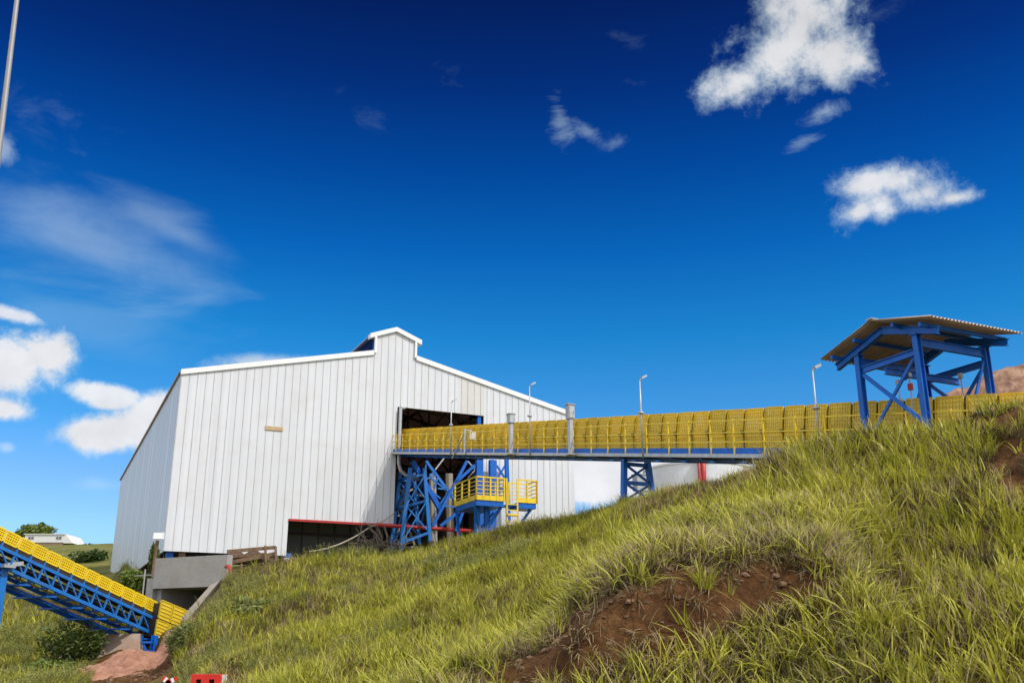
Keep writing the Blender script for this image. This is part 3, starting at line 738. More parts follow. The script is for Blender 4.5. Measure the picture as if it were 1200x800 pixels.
# lamp poles along the walkway
def lamp_pole(px, h, label, w=-.1):
    base = K(t_of(px, 528, w), w, -.16)
    t = thing('lamp_pole', base, label, 'lamp pole', 'lamp poles along the conveyor walkway')
    m = MB(); m.tube([base, base + Vector((0, 0, h * .55)), base + Vector((0, 0, h))], [.029, .027, .022], 8)
    m.tube([base + Vector((0, 0, h)), base + DS * .1 + Vector((0, 0, h + .1))], .025, 6)
    m.tube([base + Vector((0, 0, h * .56)), base + Vector((0, 0, h * .56 + .06))], .1, 8)
    m.build('pole', [GALV], t, smooth=True)
    f = MB(); c = base + DS * .22 + Vector((0, 0, h + .14))
    f.box(c - DS * .06, DS * .2 + Vector((0, 0, .11)), DN * .11, Vector((0, 0, .06)) - DS * .03); f.build('lamp_head', [GALV], t)
lamp_pole(528, 2.65, 'thin grey lamp pole on the walkway in front of the dark conveyor opening')
lamp_pole(621, 2.95, 'thin grey lamp pole on the walkway between the two grey switch cabinets')
lamp_pole(753, 2.65, 'thin grey lamp pole against blue sky above the blue trestle')
lamp_pole(961, 2.35, 'thin grey lamp pole beside the rusty roofed shelter')

# switch cabinets on posts, and the small control station
def cabinet(px, top, bot, wpx, label):
    tt = t_of(px, 528, -.25); base = K(tt, -.22, -.14)
    y = base.y; z1, z0 = W(px, top, y).z, W(px, bot, y).z; wd = wpx / 1150 * y
    t = thing('switch_cabinet', base, label, 'electrical cabinet', 'switch cabinets on the conveyor walkway')
    c = Vector((base.x, base.y, (z0 + z1) / 2))
    m = MB(); m.box(c, DS * wd * .75, DN * wd * .7, (0, 0, z1 - z0)); m.box(c + Vector((0, 0, (z1 - z0) / 2 + .03)), DS * wd * .9, DN * wd * .86, (0, 0, .04))
    m.build('cabinet_box', [GREYBOX], t)
    d = MB(); d.box(c + DN * (wd * .35 + .012), DS * wd * .6, DN * .02, (0, 0, (z1 - z0) * .86)); d.box(c + DN * (wd * .35 + .03) + DS * wd * .22, DS * .03, DN * .03, (0, 0, .12)); d.build('cabinet_door', [GALV], t)
    p = MB(); p.box(Vector((base.x, base.y, (z0 + base.z) / 2)), DS * .13, DN * .18, (0, 0, z0 - base.z)); p.box(base + Vector((0, 0, .02)), DS * .4, DN * .4, (0, 0, .04))
    p.build('stand', [GALV], t)
cabinet(598, 486, 496, 10, 'grey switch cabinet on a post, lower one against the shed cladding')
cabinet(668, 475, 491, 11, 'grey switch cabinet on a post, taller one at the shed right corner')
def control_station():
    base = K(t_of(545, 528, -.1), -.12, -.14)
    t = thing('control_station', base, 'small pale control box on a thin frame before the conveyor opening', 'control box')
    m = MB(); m.tube([base, base + Vector((0, 0, 1.25))], .05, 6); m.tube([base + DN * -1.6 + Vector((0, 0, .1)), base + Vector((0, 0, 1.1))], .03, 6); m.tube([base + Vector((0, 0, 1.2)), base + DS * .35 + Vector((0, 0, 1.2))], .03, 6)
    m.build('stand', [GALV], t)
    MB().box(base + DS * .38 + Vector((0, 0, .95)), DS * .3, DN * .15, (0, 0, .42)).build('box', [SIGN], t)
control_station()

# ------------------------------------------------------------------ blue lattice tower and trusses under the conveyor head
def PN(px, py, n):
    s, z = PF(px, py, n); return FW(s, n, z)
def build_tower():
    n0, n1 = .9, -.9
    t = thing('lattice_tower', PN(487, 640, 0), 'blue lattice steel tower standing in the shed opening under the conveyor', 'steel tower')
    gz = 5.6
    A = [PN(481, 548, n0), PN(469, 648, n0)]; B = [PN(497, 548, n0), PN(504, 634, n0)]
    off = DN * (n1 - n0)
    for P in (A, B):
        for o in (Vector(), off): MB().bar(P[0] + o, P[1] + o, .2, .16, up=DN).build('leg', [SKYBLUE], t)
    m = MB()
    for f0, f1 in ((.1, .45), (.45, .88)):
        for o in (Vector(), off):
            pa, pb, qa, qb = lerp(*A, f0) + o, lerp(*B, f0) + o, lerp(*A, f1) + o, lerp(*B, f1) + o
            m.bar(pa, pb, .15, .14); m.bar(qa, qb, .15, .14); m.bar(pa, qb, .075, .075); m.bar(pb + DN * .03, qa + DN * .03, .075, .075)
        for P in (A, B):
            m.bar(lerp(*P, f0), lerp(*P, f0) + off, .12); m.bar(lerp(*P, f0), lerp(*P, f1) + off, .08)
    m.build('cross_brace', [SKYBLUE], t)
    g = thing('conveyor_head_truss', PN(515, 600, .2), 'blue diagonal truss and struts between the lattice tower and the yellow platform', 'steel truss')
    def bars(name, L, w, mt, n):
        m = MB()
        for i, (x0, y0, x1, y1) in enumerate(L): m.bar(PN(x0, y0, n), PN(x1, y1, n), w, w)
        return m.build(name, [mt], g)
    bars('lower_chord', [(483, 540, 516, 597)], .26, BLUE, .55)
    bars('upper_chord', [(499, 540, 533, 586)], .16, SKYBLUE, .2)
    bars('web_member', [(499, 544, 497, 562), (503, 556, 511, 553), (509, 572, 513, 558), (513, 572, 524, 573), (505, 560, 527, 577), (516, 590, 527, 574), (516, 592, 538, 594), (509, 578, 516, 584), (497, 562, 511, 556)], .09, SKYBLUE, .35)
    bars('strut', [(547, 540, 507, 616), (556, 545, 533, 566), (539, 598, 516, 616), (542, 600, 534, 622)], .16, BLUE, .9)
    bars('tie_rod', [(520, 537, 510, 550), (566, 560, 548, 540), (548, 560, 566, 540)], .07, GALV, -.1)
    c = thing('steel_column_pair', PN(566, 610, 1.4), 'pair of blue steel columns under the conveyor behind the yellow platform railing', 'steel columns')
    for x in (561, 577):
        MB().box((PN(x, 539, .6) + PN(x, 640, .6)) / 2, DS * .42, DN * .3, (0, 0, (PN(x, 539, .6) - PN(x, 640, .6)).z)).build('column', [BLUE], c)
    m = MB()
    for (x0, y0, x1, y1) in [(582, 545, 593, 562), (592, 545, 582, 562), (582, 562, 593, 562), (582, 565, 593, 580), (593, 565, 582, 580)]: m.bar(PN(x0, y0, .6), PN(x1, y1, .6), .1)
    m.build('cross_brace', [BLUE], c)
    MB().bar(PN(593.5, 538, .6), PN(596, 612, .6), .22, .2, up=DN).build('column', [BLUE], c)
    # pale steelwork inside the shed
    p = thing('pipe_rack', PN(500, 620, -2), 'pale pipes and braces inside the shed opening behind the blue tower', 'pipe rack')
    m = MB()
    for (x0, y0, x1, y1) in [(464, 575, 476, 575), (464, 582, 473, 604), (466, 600, 474, 582), (464, 604, 474, 604), (472, 613, 456, 636), (462, 616, 478, 634), (476, 612, 487, 642), (466, 565, 478, 560), (456, 641, 490, 641), (470, 580, 490, 570), (484, 580, 500, 581)]:
        m.tube([PN(x0, y0, -1.6), PN(x1, y1, -1.6)], .07, 6)
    m.build('brace', [STRAWM], p)
    for x, w in ((505, .13), (509, .1), (526, .24)):
        MB().tube([PN(x, 555, -1.2), PN(x + 2, 645, -1.2)], w, 8).build('pipe', [STRAWM if x != 509 else GALV], p)
build_tower()

# ------------------------------------------------------------------ yellow access platform
def build_platform():
    Pc = W(558, 585, 52.5)
    rel = Pc - C0; s0, n0 = rel.dot(DS), rel.dot(DN); zf = Pc.z
    def sx(px, py=585, n=n0): return PF(px, py, n)[0]
    # length of the side run from the far end pixel
    u = u_of(533, 590); o = FW(s0, 0, 0); nf = (o.x - u * o.y) / (u * DN.y - DN.x)
    nf = max(nf, n0 - 4.5)
    s1 = sx(591, 586); s2, s3 = sx(607, 588), sx(629, 590)
    t = thing('access_platform', FW(s0, n0, zf - 2), 'yellow railed steel platform with ladder below the conveyor at the shed front', 'platform')
    H = 1.25
    MB().box(FW((s0 + s1) / 2, (n0 + nf) / 2, zf - .14), DS * (s1 - s0 - .06), DN * (n0 - nf - .06), (0, 0, .3)).build('deck', [BLUE], t)
    MB().box(FW((s2 + s3) / 2, n0 - .6, zf - .14), DS * (s3 - s2 - .06), DN * 1.14, (0, 0, .3)).build('deck', [BLUE], t)
    MB().box(FW((s1 + s2) / 2, n0 - .9, zf - .12), DS * (s2 - s1), DN * .5, (0, 0, .1)).build('deck', [BLUE], t)
    def rail(p, q, nposts, midn=4, kick=True):
        m = MB(); p, q = Vector(p), Vector(q); up = Vector((0, 0, 1))
        for i in range(nposts):
            a = lerp(p, q, i / (nposts - 1)); m.box(a + up * H / 2, DS * .075, DN * .075, (0, 0, H))
        for k in range(midn + 1):
            h = H - .03 if k == 0 else .36 + (H - .42) * (k - 1) / midn
            m.bar(p + up * h, q + up * h, .07 if k == 0 else .035, .07 if k == 0 else .04)
        if kick: m.bar(p + up * .13, q + up * .13, .03, .26)
        return m.build('railing', [YELLOW], t)
    rail(FW(s0, nf, zf), FW(s0, n0, zf), 4); rail(FW(s0, n0, zf), FW(s1, n0, zf), 5); rail(FW(s1, n0 - .04, zf), FW(s1, n0 - 1.2, zf), 2)
    rail(FW(s2, n0, zf), FW(s3, n0, zf), 3); rail(FW(s3, n0, zf), FW(s3, n0 - 1.2, zf), 2); rail(FW(s2, n0 - 1.2, zf), FW(s3, n0 - 1.2, zf), 3, kick=False)
    # ladder
    m = MB(); zl0 = W(600, 613, 52.5).z
    la, lb = s1 + .12, s2 - .06
    for s in (la, lb):
        m.bar(FW(s, n0 + .12, zl0 - .6), FW(s, n0 + .02, zf + H), .07, .05, up=DN)
    z = zl0 - .4
    while z < zf + .1:
        m.bar(FW(la, n0 + .08, z), FW(lb, n0 + .08, z), .045, .045); z += .3
    for z in (zl0, zl0 + .55): m.bar(FW(la, n0 + .16, z), FW(lb, n0 + .16, z), .06, .09)
    m.build('ladder', [YELLOW], t)
    m = MB()
    for s in (s0 + .45, s0 + 1.0): m.box(FW(s, n0 - .9, zf - 1.6), DS * .26, DN * .24, (0, 0, 2.7))
    m.bar(FW(s0 - .0, n0 - .2, zf - .28), FW(s0 + .6, n0 - .9, zf - 1.5), .14); m.bar(FW(s1 - .1, n0 - .2, zf - .28), FW(s0 + .9, n0 - .9, zf - 1.5), .14)
    m.bar(FW(s3 - .15, n0 - .5, zf - .3), FW(s2 + .05, n0 - .5, zf - 1.5), .12); m.bar(FW(s0 + .3, n0 - .9, zf - .9), FW(s0 + 1.4, n0 - .9, zf - 2.2), .1); m.bar(FW(s0 + 1.4, n0 - .9, zf - .5), FW(s0 + .2, n0 - .9, zf - 1.9), .1)
    m.bar(FW(s0, nf + .3, zf - .28), FW(s0 - .0, nf + .9, zf - 2.4), .14)
    m.build('support_frame', [BLUE], t)
build_platform()

# ------------------------------------------------------------------ red water main along the hem, twig pile, cable
def build_red_pipe():
    t = thing('red_pipe', FW(13, .3, 8.6), 'red water pipe on a short leg crossing the shed openings', 'pipe')
    MB().tube([FW(11.2, .3, 8.62), FW(17.2, .3, 8.55)], .11, 8).build('main_pipe', [RED], t, smooth=True)
    MB().tube([PN(537, 622, .3), PN(537, 640, .3)], .13, 8).build('leg', [RED], t, smooth=True)
build_red_pipe()
def build_twigs():
    m = MB(); r = random.Random(3)
    c = PN(443, 640, 1.2)
    for i in range(120):
        a = c + DS * r.uniform(-1.3, 1.6) + DN * r.uniform(-.5, .6) + Vector((0, 0, r.uniform(-.6, .35)))
        d = Vector((r.gauss(0, 1), r.gauss(0, 1), r.gauss(.5, .8))).normalized(); L = r.uniform(.4, 1.3)
        m.tube([a, a + d * L * .5 + Vector((r.uniform(-.1, .1), 0, r.uniform(-.1, .1))), a + d * L], [.03, .02, .008], 4)
    for (x0, y0, x1, y1) in [(432, 617, 450, 642), (443, 619, 447, 640), (450, 616, 453, 640), (434, 619, 428, 612)]:
        m.tube([PN(x0, y0, 1.2), lerp(PN(x0, y0, 1.2), PN(x1, y1, 1.2), .5) + DS * .12, PN(x1, y1, 1.2)], [.05, .06, .03], 5)
    o = m.build('dead_branches', [mat('dead_wood', (.20, .155, .12), .9, 0, .5, 5)]); tag(o, 'tangled pile of dead branches at the shed opening beside the blue tower', 'dead branches')
    cb = MB(); p0, p1, p2 = PN(362, 646, 1.0), PN(434, 617, .4), PN(463, 600, .15)
    pts = [lerp(p0, p1, f) - Vector((0, 0, .45 * 4 * f * (1 - f) * .6)) for f in np.linspace(0, 1, 12)] + [lerp(p1, p2, f) - Vector((0, 0, .1 * 4 * f * (1 - f))) for f in np.linspace(.2, 1, 5)]
    cb.tube(pts, [.045] * 12 + [.022] * 5, 6)
    tag(cb.build('sagging_cable', [STRAWM], smooth=True), 'pale cable sagging from the shed wall across the dark low opening', 'cable')
build_twigs()

# ------------------------------------------------------------------ shelter over the conveyor
def build_shelter():
    zt = 7.15 + CAMZ - .12
    tA, tB, wA, wD = 36.9, 38.75, -.16, 2.06
    def Q(t_, w, z): p = FW(S_C + w, t_, 0); return Vector((p.x, p.y, z))
    pB = Q(tB, wA, 0); g = ground_z(pB.x, pB.y)
    t = thing('open_shelter', Q((tA + tB) / 2, .95, g), 'blue steel hoist shelter with rusty corrugated gable roof straddling the conveyor', 'shelter')
    for tt in (tA, tB):
        for w in (wA, wD):
            p = Q(tt, w, 0); gz = min(ground_z(p.x, p.y), 5.8) - .3
            m = MB(); m.ibeam(Q(tt, w, gz), Q(tt, w, zt), .14, .15, DS, .02)
            m.box(Q(tt, w, zt + .012), DS * .22, DN * .22, (0, 0, .02)); m.build('post', [BLUE], t)
    m = MB()
    for w in (wA, wD):
        zr = zt + .44
        m.ibeam(Q(tA - .75, w, zt - .10), Q(37.75, w, zr - .03), .12, .18, (0, 0, 1), .02); m.ibeam(Q(37.75, w, zr - .03), Q(tB + .65, w, zt - .05), .12, .18, (0, 0, 1), .02)
        m.ibeam(Q(tA + .12, w, zt - .38), Q(tB - .12, w, zt - .38), .1, .16, (0, 0, 1), .02)
    for tt in (tA, tB):
        m.ibeam(Q(tt, wA + .12, zt - .16), Q(tt, wD - .12, zt - .16), .1, .2, (0, 0, 1), .02)
    m.ibeam(Q(37.8, wA - .1, zt - .62), Q(37.8, wD + .1, zt - .62), .1, .16, (0, 0, 1), .02)
    m.build('frame_beam', [BLUE], t)
    m = MB()
    for tt, dz in ((36.3, .02), (37.1, .24), (38.35, .26), (39.15, .04)):
        m.bar(Q(tt, wA - .3, zt + dz + .075), Q(tt, wD + .25, zt + dz + .075), .07, .09)
    m.build('purlin', [BLUE], t)
    for w in (wA, wD):
        m = MB(); m.bar(Q(tA + .1, w, zt - .5), Q(tB - .05, w, zt - 2.05), .05, .09); m.bar(Q(tB - .1, w + .05, zt - .4), Q(tA + .15, w + .05, zt - 2.0), .05, .07)
        m.build('cross_brace', [BLUE], t)
    for a in (tA, tB): MB().bar(Q(a, wD - .1, zt - .35), Q(a, wD - .65, zt - 1.5), .05, .06).build('knee_brace', [BLUE], t)
    # corrugated sheets: ribs run down each slope
    m = MB(); n = 26; w0, w1 = -.52, 2.42; K2 = n * 8
    def sheet(ta, za, tb, zb):
        vs, fs = [], []
        for i in range(K2 + 1):
            w = w0 + (w1 - w0) * i / K2; dz = .022 * math.sin(2 * math.pi * i / 8)
            for tt, z in ((ta, za), (tb, zb)):
                vs += [Q(tt, w, z + dz), Q(tt, w, z + dz + .006)]
        for i in range(K2):
            a, b = i * 4, (i + 1) * 4
            fs += [(a, b, b + 2, a + 2), (a + 1, a + 3, b + 3, b + 1), (a, a + 1, b + 1, b), (a + 2, b + 2, b + 3, a + 3)]
        m.add(vs, fs)
    zR, zE1, zE2 = 7.62 + CAMZ + .03, 7.19 + CAMZ + .02, 7.13 + CAMZ + .02
    sheet(35.95, zE2, 37.72, zR); sheet(37.70, zR + .012, 39.55, zE1)
    m.build('roof', [RUST], t, smooth=True)
    MB().bar(Q(37.71, w0, zR + .05), Q(37.71, w1, zR + .05), .2, .02).build('ridge_cap', [GALV], t)
    for tt, w, l in ((37.2, .75, 1.35), (37.8, .5, 1.5), (37.8, .95, 1.5), (38.3, 1.65, 1.2)):
        c = MB(); z = zt - .7
        c.bar(Q(tt, w, z + .12), Q(tt, w, z), .09, .09)
        k = 0
        while z > zt - .7 - l:
            ax = DS if k % 2 else DN
            for sg in (-1, 1): c.bar(Q(tt, w, z) + ax * .016 * sg, Q(tt, w, z - .085) + ax * .016 * sg, .014, .014)
            z -= .08; k += 1
        c.bar(Q(tt, w, z), Q(tt, w, z - .1), .05, .05)
        c.build('hoist_chain', [GALV], t)
    MB().tube([Q(37.8, .5, zt - .85), Q(37.8, .5, zt - 1.0)], .07, 8).build('hoist_block', [RED], t)
build_shelter()

# ------------------------------------------------------------------ tank, mound
def build_tank():
    y = 58.0; c = W(817, 548, y); rad = 63 / 1165 * y; zt = W(817, 539.5, y - rad).z; zb = 4.0
    t = thing('storage_tank', (c.x, c.y, zb), 'wide pale grey cylindrical storage tank behind the grassy crest', 'tank')
    m = MB(); n = 72; vs, fs = [], []
    prof = [(rad, zb), (rad, zb + 2.0), (rad + .012, zb + 2.01), (rad, zb + 2.04), (rad, zt - .12), (rad + .05, zt - .11), (rad + .05, zt), (rad - .02, zt)]
    for r_, z in prof:
        for k in range(n): vs.append((c.x + r_ * math.cos(2 * math.pi * k / n), c.y + r_ * math.sin(2 * math.pi * k / n), z))
    for i in range(len(prof) - 1):
        for k in range(n): fs.append((i * n + k, i * n + (k + 1) % n, (i + 1) * n + (k + 1) % n, (i + 1) * n + k))
    m.add(vs, fs); m.build('shell', [TANKM], t, smooth=False)
    q = MB(); vs = [(c.x + (rad - .02) * math.cos(2 * math.pi * k / n), c.y + (rad - .02) * math.sin(2 * math.pi * k / n), zt) for k in range(n)] + [(c.x, c.y, zt + .35)]
    q.add(vs, [(k, (k + 1) % n, n) for k in range(n)]); q.build('tank_roof', [TANKM], t)
    b = MB(); p = W(751, 566, 54); b.box(p, DS * .75, DN * .5, (0, 0, .85)); b.box(p + Vector((0, 0, .46)), DS * .85, DN * .6, (0, 0, .05)); b.bar(p - Vector((0, 0, .4)), p - Vector((0, 0, 3)), .2)
    tag(b.build('pump_house', [GREYBOX]), 'small grey metal housing beside the tank seen through the blue trestle', 'housing')
    for i, (px, lab) in enumerate(((818.5, 'thin red riser pipe on the tank front, left and slimmer of the two'), (823.5, 'thick red riser pipe on the tank front, right one of the two'))):
        yy = y - rad - .3; a, b_ = W(px, 536, yy), W(px + 1.2, 600, yy); o = MB()
        o.tube([a + Vector((0, .4, .1)), a, Vector((a.x, a.y, b_.z))], .14 if i else .08, 8)
        tag(o.build('riser_pipe', [RED], smooth=True), lab, 'pipe', 'red riser pipes on the tank')
build_tank()
def build_mound():
    c = W(1215, 470, 66); m = MB(); n, k = 150, 120; vs, fs = [], []
    X, Y = np.meshgrid(np.linspace(-16, 20, n), np.linspace(-9, 14, k), indexing='ij')
    prof = np.interp(X, [-16, -9, -6.5, -5, -4.2, -2.8, -2, -.8, 6, 20], [-13, -4, .35, .8, .95, 1.8, 2.1, 2.2, 3, -6])
    Zz = prof - np.where(Y < 0, 10 * np.abs(Y / 9) ** 1.5, 8 * np.abs(Y / 14) ** 2) + .22 * fbm(X, Y, 5, 21, .9) + .26 * np.abs(fbm(X, Y, 5, 22, 1.7))
    for i in range(n):
        for j in range(k): vs.append((c.x + X[i, j], c.y + Y[i, j], c.z + Zz[i, j]))
    for i in range(n - 1):
        for j in range(k - 1): fs.append((i * k + j, (i + 1) * k + j, (i + 1) * k + j + 1, i * k + j + 1))
    m.add(vs, fs); o = m.build('rock_mound', [ROCK]); tag(o, 'bare reddish rock mound rising behind the shelter', 'rock mound', kind='structure')
build_mound()

# ------------------------------------------------------------------ lower left conveyor
def build_low_conveyor():
    A, B = W(0, 641, 40), W(181, 724.5, 47)
    d = (B - A); Lg = d.length; d.normalize(); hz = Vector((d.x, d.y, 0)).normalized(); q = Vector((-hz.y, hz.x, 0))     # q: away to the far side
    up = Vector((0, 0, 1)); nrm = q.cross(d); nrm = nrm if nrm.z > 0 else -nrm
    def P(l, w, h): return A + d * l + q * w + nrm * h
    t = thing('belt_conveyor', P(2, .5, -1), 'lower belt conveyor with blue lattice truss and yellow guards descending to the concrete tunnel', 'conveyor')
    L0, L1 = -7.0, Lg
    def chord(w, h, s, name, mt): MB().bar(P(L0, w, h), P(L1, w, h), s, s).build(name, [mt], t)
    chord(0, 0, .12, 'top_chord', SKYBLUE); chord(0, -.62, .13, 'bottom_chord', SKYBLUE); chord(1.25, 0, .12, 'top_chord', BLUE); chord(1.25, -.62, .13, 'bottom_chord', BLUE)
    m = MB(); l = L1; k = 0; st = .70
    while l > L0 + st:
        for w in (0, 1.25):
            m.bar(P(l, w, .2 if w == 0 else 0), P(l, w, -.62), .07, .07); m.bar(P(l, w, -.6), P(l - st, w, -.03), .05, .05)
        m.bar(P(l, 0, -.62), P(l, 1.25, -.62), .08)
        l -= st; k += 1
    m.build('web_member', [SKYBLUE], t)
    b = MB(); b.bar(P(L0, .62, .17), P(L1, .62, .17), 1.1, .06); b.bar(P(L0, .62, -.34), P(L1, .62, -.34), 1.0, .04); b.bar(P(L0, .03, .17), P(L1, .03, .17), .04, .2); b.build('belt', [BELT], t)
    u = MB(); l = L0 + .5
    while l < L1:
        u.bar(P(l, -.1, -.95), P(l, 2.1, -.95), .5, .06); l += 1.35
    u.bar(P(L0, 1.9, -.85), P(L1, 1.9, -.85), .12, .2); u.bar(P(L0, .8, -1.02), P(L1, .8, -1.02), .12, .1)
    u.build('walkway_support', [BLUE], t)
    w_ = MB(); w_.bar(P(L0, 2.0, -.72), P(L1 - 1.0, 2.0, -.72), .5, .05); w_.bar(P(L0, 2.28, -.6), P(L1 - 1, 2.28, -.6), .04, .2); w_.build('walkway', [mat('brown_walkway', (.16, .10, .075), .8, 0, .4, 4)], t)
    yl = MB(); yl.bar(P(L0, 1.2, -.48), P(L1, 1.2, -.48), .03, .08); yl.bar(P(L0, 1.2, -.2), P(L1, 1.2, -.2), .03, .06); yl.build('far_rail', [YELLOW], t)
    pitch = Lg / 12.15
    def guard():
        m = MB(); a, b_ = .05, pitch - .05; H0, H1 = .27, .70
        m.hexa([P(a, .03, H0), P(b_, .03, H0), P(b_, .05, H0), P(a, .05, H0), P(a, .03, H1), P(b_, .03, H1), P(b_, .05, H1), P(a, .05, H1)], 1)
        nv, nh = 6, 4
        for i in range(nv + 1):
            l = a + (b_ - a) * i / nv; m.bar(P(l, .005, H0), P(l, .005, H1), .075 if i in (0, nv) else .045, .03, up=q)
        for j in range(nh + 1):
            h = H0 + (H1 - H0) * j / nh; m.bar(P(a, 0, h), P(b_, 0, h), .03, .07 if j in (0, nh) else .042, up=nrm)
        for h in (H1,): m.hexa([P(a, .0, h), P(b_, .0, h), P(b_, .5, h + .14), P(a, .5, h + .14)] + [P(a, .0, h + .02), P(b_, .0, h + .02), P(b_, .5, h + .16), P(a, .5, h + .16)], 0)
        return m
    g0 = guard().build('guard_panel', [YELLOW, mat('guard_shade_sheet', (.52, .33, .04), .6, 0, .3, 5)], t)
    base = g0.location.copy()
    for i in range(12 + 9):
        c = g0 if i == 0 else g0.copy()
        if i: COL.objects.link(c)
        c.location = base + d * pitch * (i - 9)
    # tail enclosure: solid yellow doors in two rows
    Y = 46.3
    def WT(px, py, f=0): return W(px, py, Y + f)
    rows = [((189.5, 702.5), (185.5, 723)), ((184.5, 725), (181, 744.5))]
    for r_ in (0, 1):
        (x0, y0), (x1, y1) = rows[r_]
        for c in range(3):
            a = (x0 + 14.3 * c, y0 + 6.0 * c); b2 = (x0 + 13.4 + 14.3 * c, y0 + 5.6 + 6.0 * c)
            cc = (x1 + 13.4 + 14.3 * c, y1 + 5.6 + 6.0 * c); dd = (x1 + 14.3 * c, y1 + 6.0 * c)
            f0, f1 = .35 * c, .35 * (c + 1)
            p = [WT(*dd, f0), WT(*cc, f1), WT(*b2, f1), WT(*a, f0)]; back = q * .06
            m = MB(); m.hexa([p[0], p[1], p[1] + back, p[0] + back, p[3], p[2], p[2] + back, p[3] + back])
            for f in (.0, .2, .4, .6, .8, 1.0):
                m.bar(lerp(p[0], p[3], f) - q * .012, lerp(p[1], p[2], f) - q * .012, .03, .035)
            for f in (.03, .97): m.bar(lerp(p[0], p[1], f) - q * .014, lerp(p[3], p[2], f) - q * .014, .04, .03, up=q)
            m.build('tail_panel', [mat('yellow_door', (.74, .53, .03), .45, 0, .12, 3) if (r_, c) == (0, 0) else bpy.data.materials['yellow_door']], t)
    m = MB(); e0, e1 = WT(191, 706, .3) + q * .1, WT(180, 745, .3) + q * .1; m.hexa([e1, WT(222, 760, 1.3) + q * .1, WT(222, 760, 1.3) + q * 1.1, e1 + q * 1.0, e0, WT(230, 724, 1.3) + q * .1, WT(230, 724, 1.3) + q * 1.1, e0 + q * 1.0]); m.build('tail_box', [DARK], t)
    # posts
    pl = W(3.5, 665, 40.4); gz = ground_z(pl.x, pl.y) - .3
    m = MB(); m.ibeam(Vector((pl.x, pl.y, gz)), pl, .3, .3, q, .03); m.build('post', [SKYBLUE], t)
    m = MB(); m.box(pl + Vector((0, 0, .05)), hz * .5, q * .9, (0, 0, .12)); m.bar(pl + Vector((0, 0, .1)), P(1.2, 0, -.2), .16); m.build('bracket', [GALV], t)
    for px, w in ((164, .2), (181.5, .0)):
        a = W(px, 744, 46.2 + w); gz = ground_z(a.x, a.y) - .3; m = MB(); m.ibeam(Vector((a.x - (.08 if w else 0), a.y, gz)), a, .22, .22, q, .025); m.build('post', [BLUE], t)
    m = MB(); m.bar(W(162, 752, 46.2), W(182, 752, 46.2), .1); m.bar(W(145, 762.5, 45.9), W(182, 762.5, 46.0), .08, mi=0); m.bar(W(168, 755, 46.1), W(176, 771, 46.1), .08); m.build('cross_brace', [BLUE], t)
build_low_conveyor()

# ------------------------------------------------------------------ concrete tunnel mouth
def build_portal():
    a, b = W(182.5, 654, 49), W(266.8, 649, 47); b.z = a.z
    dx = (b - a); wd = dx.length; dx.normalize(); nb = Vector((-dx.y, dx.x, 0))       # nb: into the hill
    H = 1.42
    t = thing('tunnel_portal', a - Vector((0, 0, 2.6)), 'grey concrete tunnel mouth under the shed corner with sloping side wall', 'tunnel portal')
    def Q(x, y, z): return a + dx * x + nb * y + Vector((0, 0, z))
    MB().box(Q(wd / 2, .18, -H / 2), dx * wd, nb * .36, (0, 0, H)).build('head_wall', [CONC], t)
    m = MB(); m.box(Q(wd / 2, 2.7, -H + .12), dx * (wd - .02), nb * 4.6, (0, 0, .24)); m.box(Q(.15, 2.6, -H - .85), dx * .3, nb * 4.6, (0, 0, 1.7)); m.box(Q(wd - .9, 2.6, -H - .85), dx * .3, nb * 4.6, (0, 0, 1.7)); m.box(Q(wd / 2, 5.0, -H - .85), dx * wd, nb * .2, (0, 0, 1.7))
    m.box(Q(1.2, 3.6, -H - .8), dx * .9, nb * .3, (0, 0, 1.3)); m.build('tunnel_lining', [CONC], t)
    w = MB(); w.hexa([Q(wd - 1.75, -.9, -H - 1.55), Q(wd - 1.25, -.9, -H - 1.55), Q(wd - 1.15, .1, -H - 1.55), Q(wd - 1.65, .1, -H - 1.55),
                      Q(wd - .55, -.35, -H + .05), Q(wd + .02, -.35, -H + .25), Q(wd + .02, .0, -H + .25), Q(wd - .55, -.02, -H + .05)])
    w.build('wing_wall', [mat('pale_concrete', (.46, .41, .35), .85, 0, .25, 2, bump=.2, dirt=(.3, .22, .16), dirt_scale=2)], t)
    p = MB(); p.box(Q(-.25, .3, -H - .6), dx * .45, nb * .5, (0, 0, 2.2)); p.bar(Q(-.5, -.1, -.5), Q(-.5, -.1, -2.4), .06); p.bar(Q(-1.6, .3, -.75), Q(-.3, .2, -.75), .06)
    p.build('side_wall', [CONC], t)
    # red hose at the corner
    h = MB(); pts = [W(265, 664, 46.8), W(268, 663, 46.5), W(270, 667, 46.4), W(270, 674, 46.3), W(267.5, 680, 46.2), W(264, 687, 46.1), W(258, 696, 45.9)]
    h.tube(pts, .09, 8); tag(h.build('red_hose', [RED], smooth=True), 'thick red hose curling over the concrete tunnel corner', 'hose')
build_portal()
def build_floodlight():
    b0 = W(181.5, 652, 50.5); tp = W(184.5, 633, 50.3)
    t = thing('floodlight', b0, 'white floodlight on a short brown post at the shed left corner', 'floodlight')
    MB().tube([b0 - Vector((0, 0, 1)), b0, tp], .09, 8).build('post', [WOOD], t)
    c = W(185.5, 627.5, 50.2); m = MB(); m.box(c, (.44, .02, 0), (0, .14, .0), (0, .03, .30)); m.box(c + Vector((.24, .02, 0)), (.05, 0, 0), (0, .16, 0), (0, 0, .34)); m.build('lamp_head', [LAMPW], t)
build_floodlight()

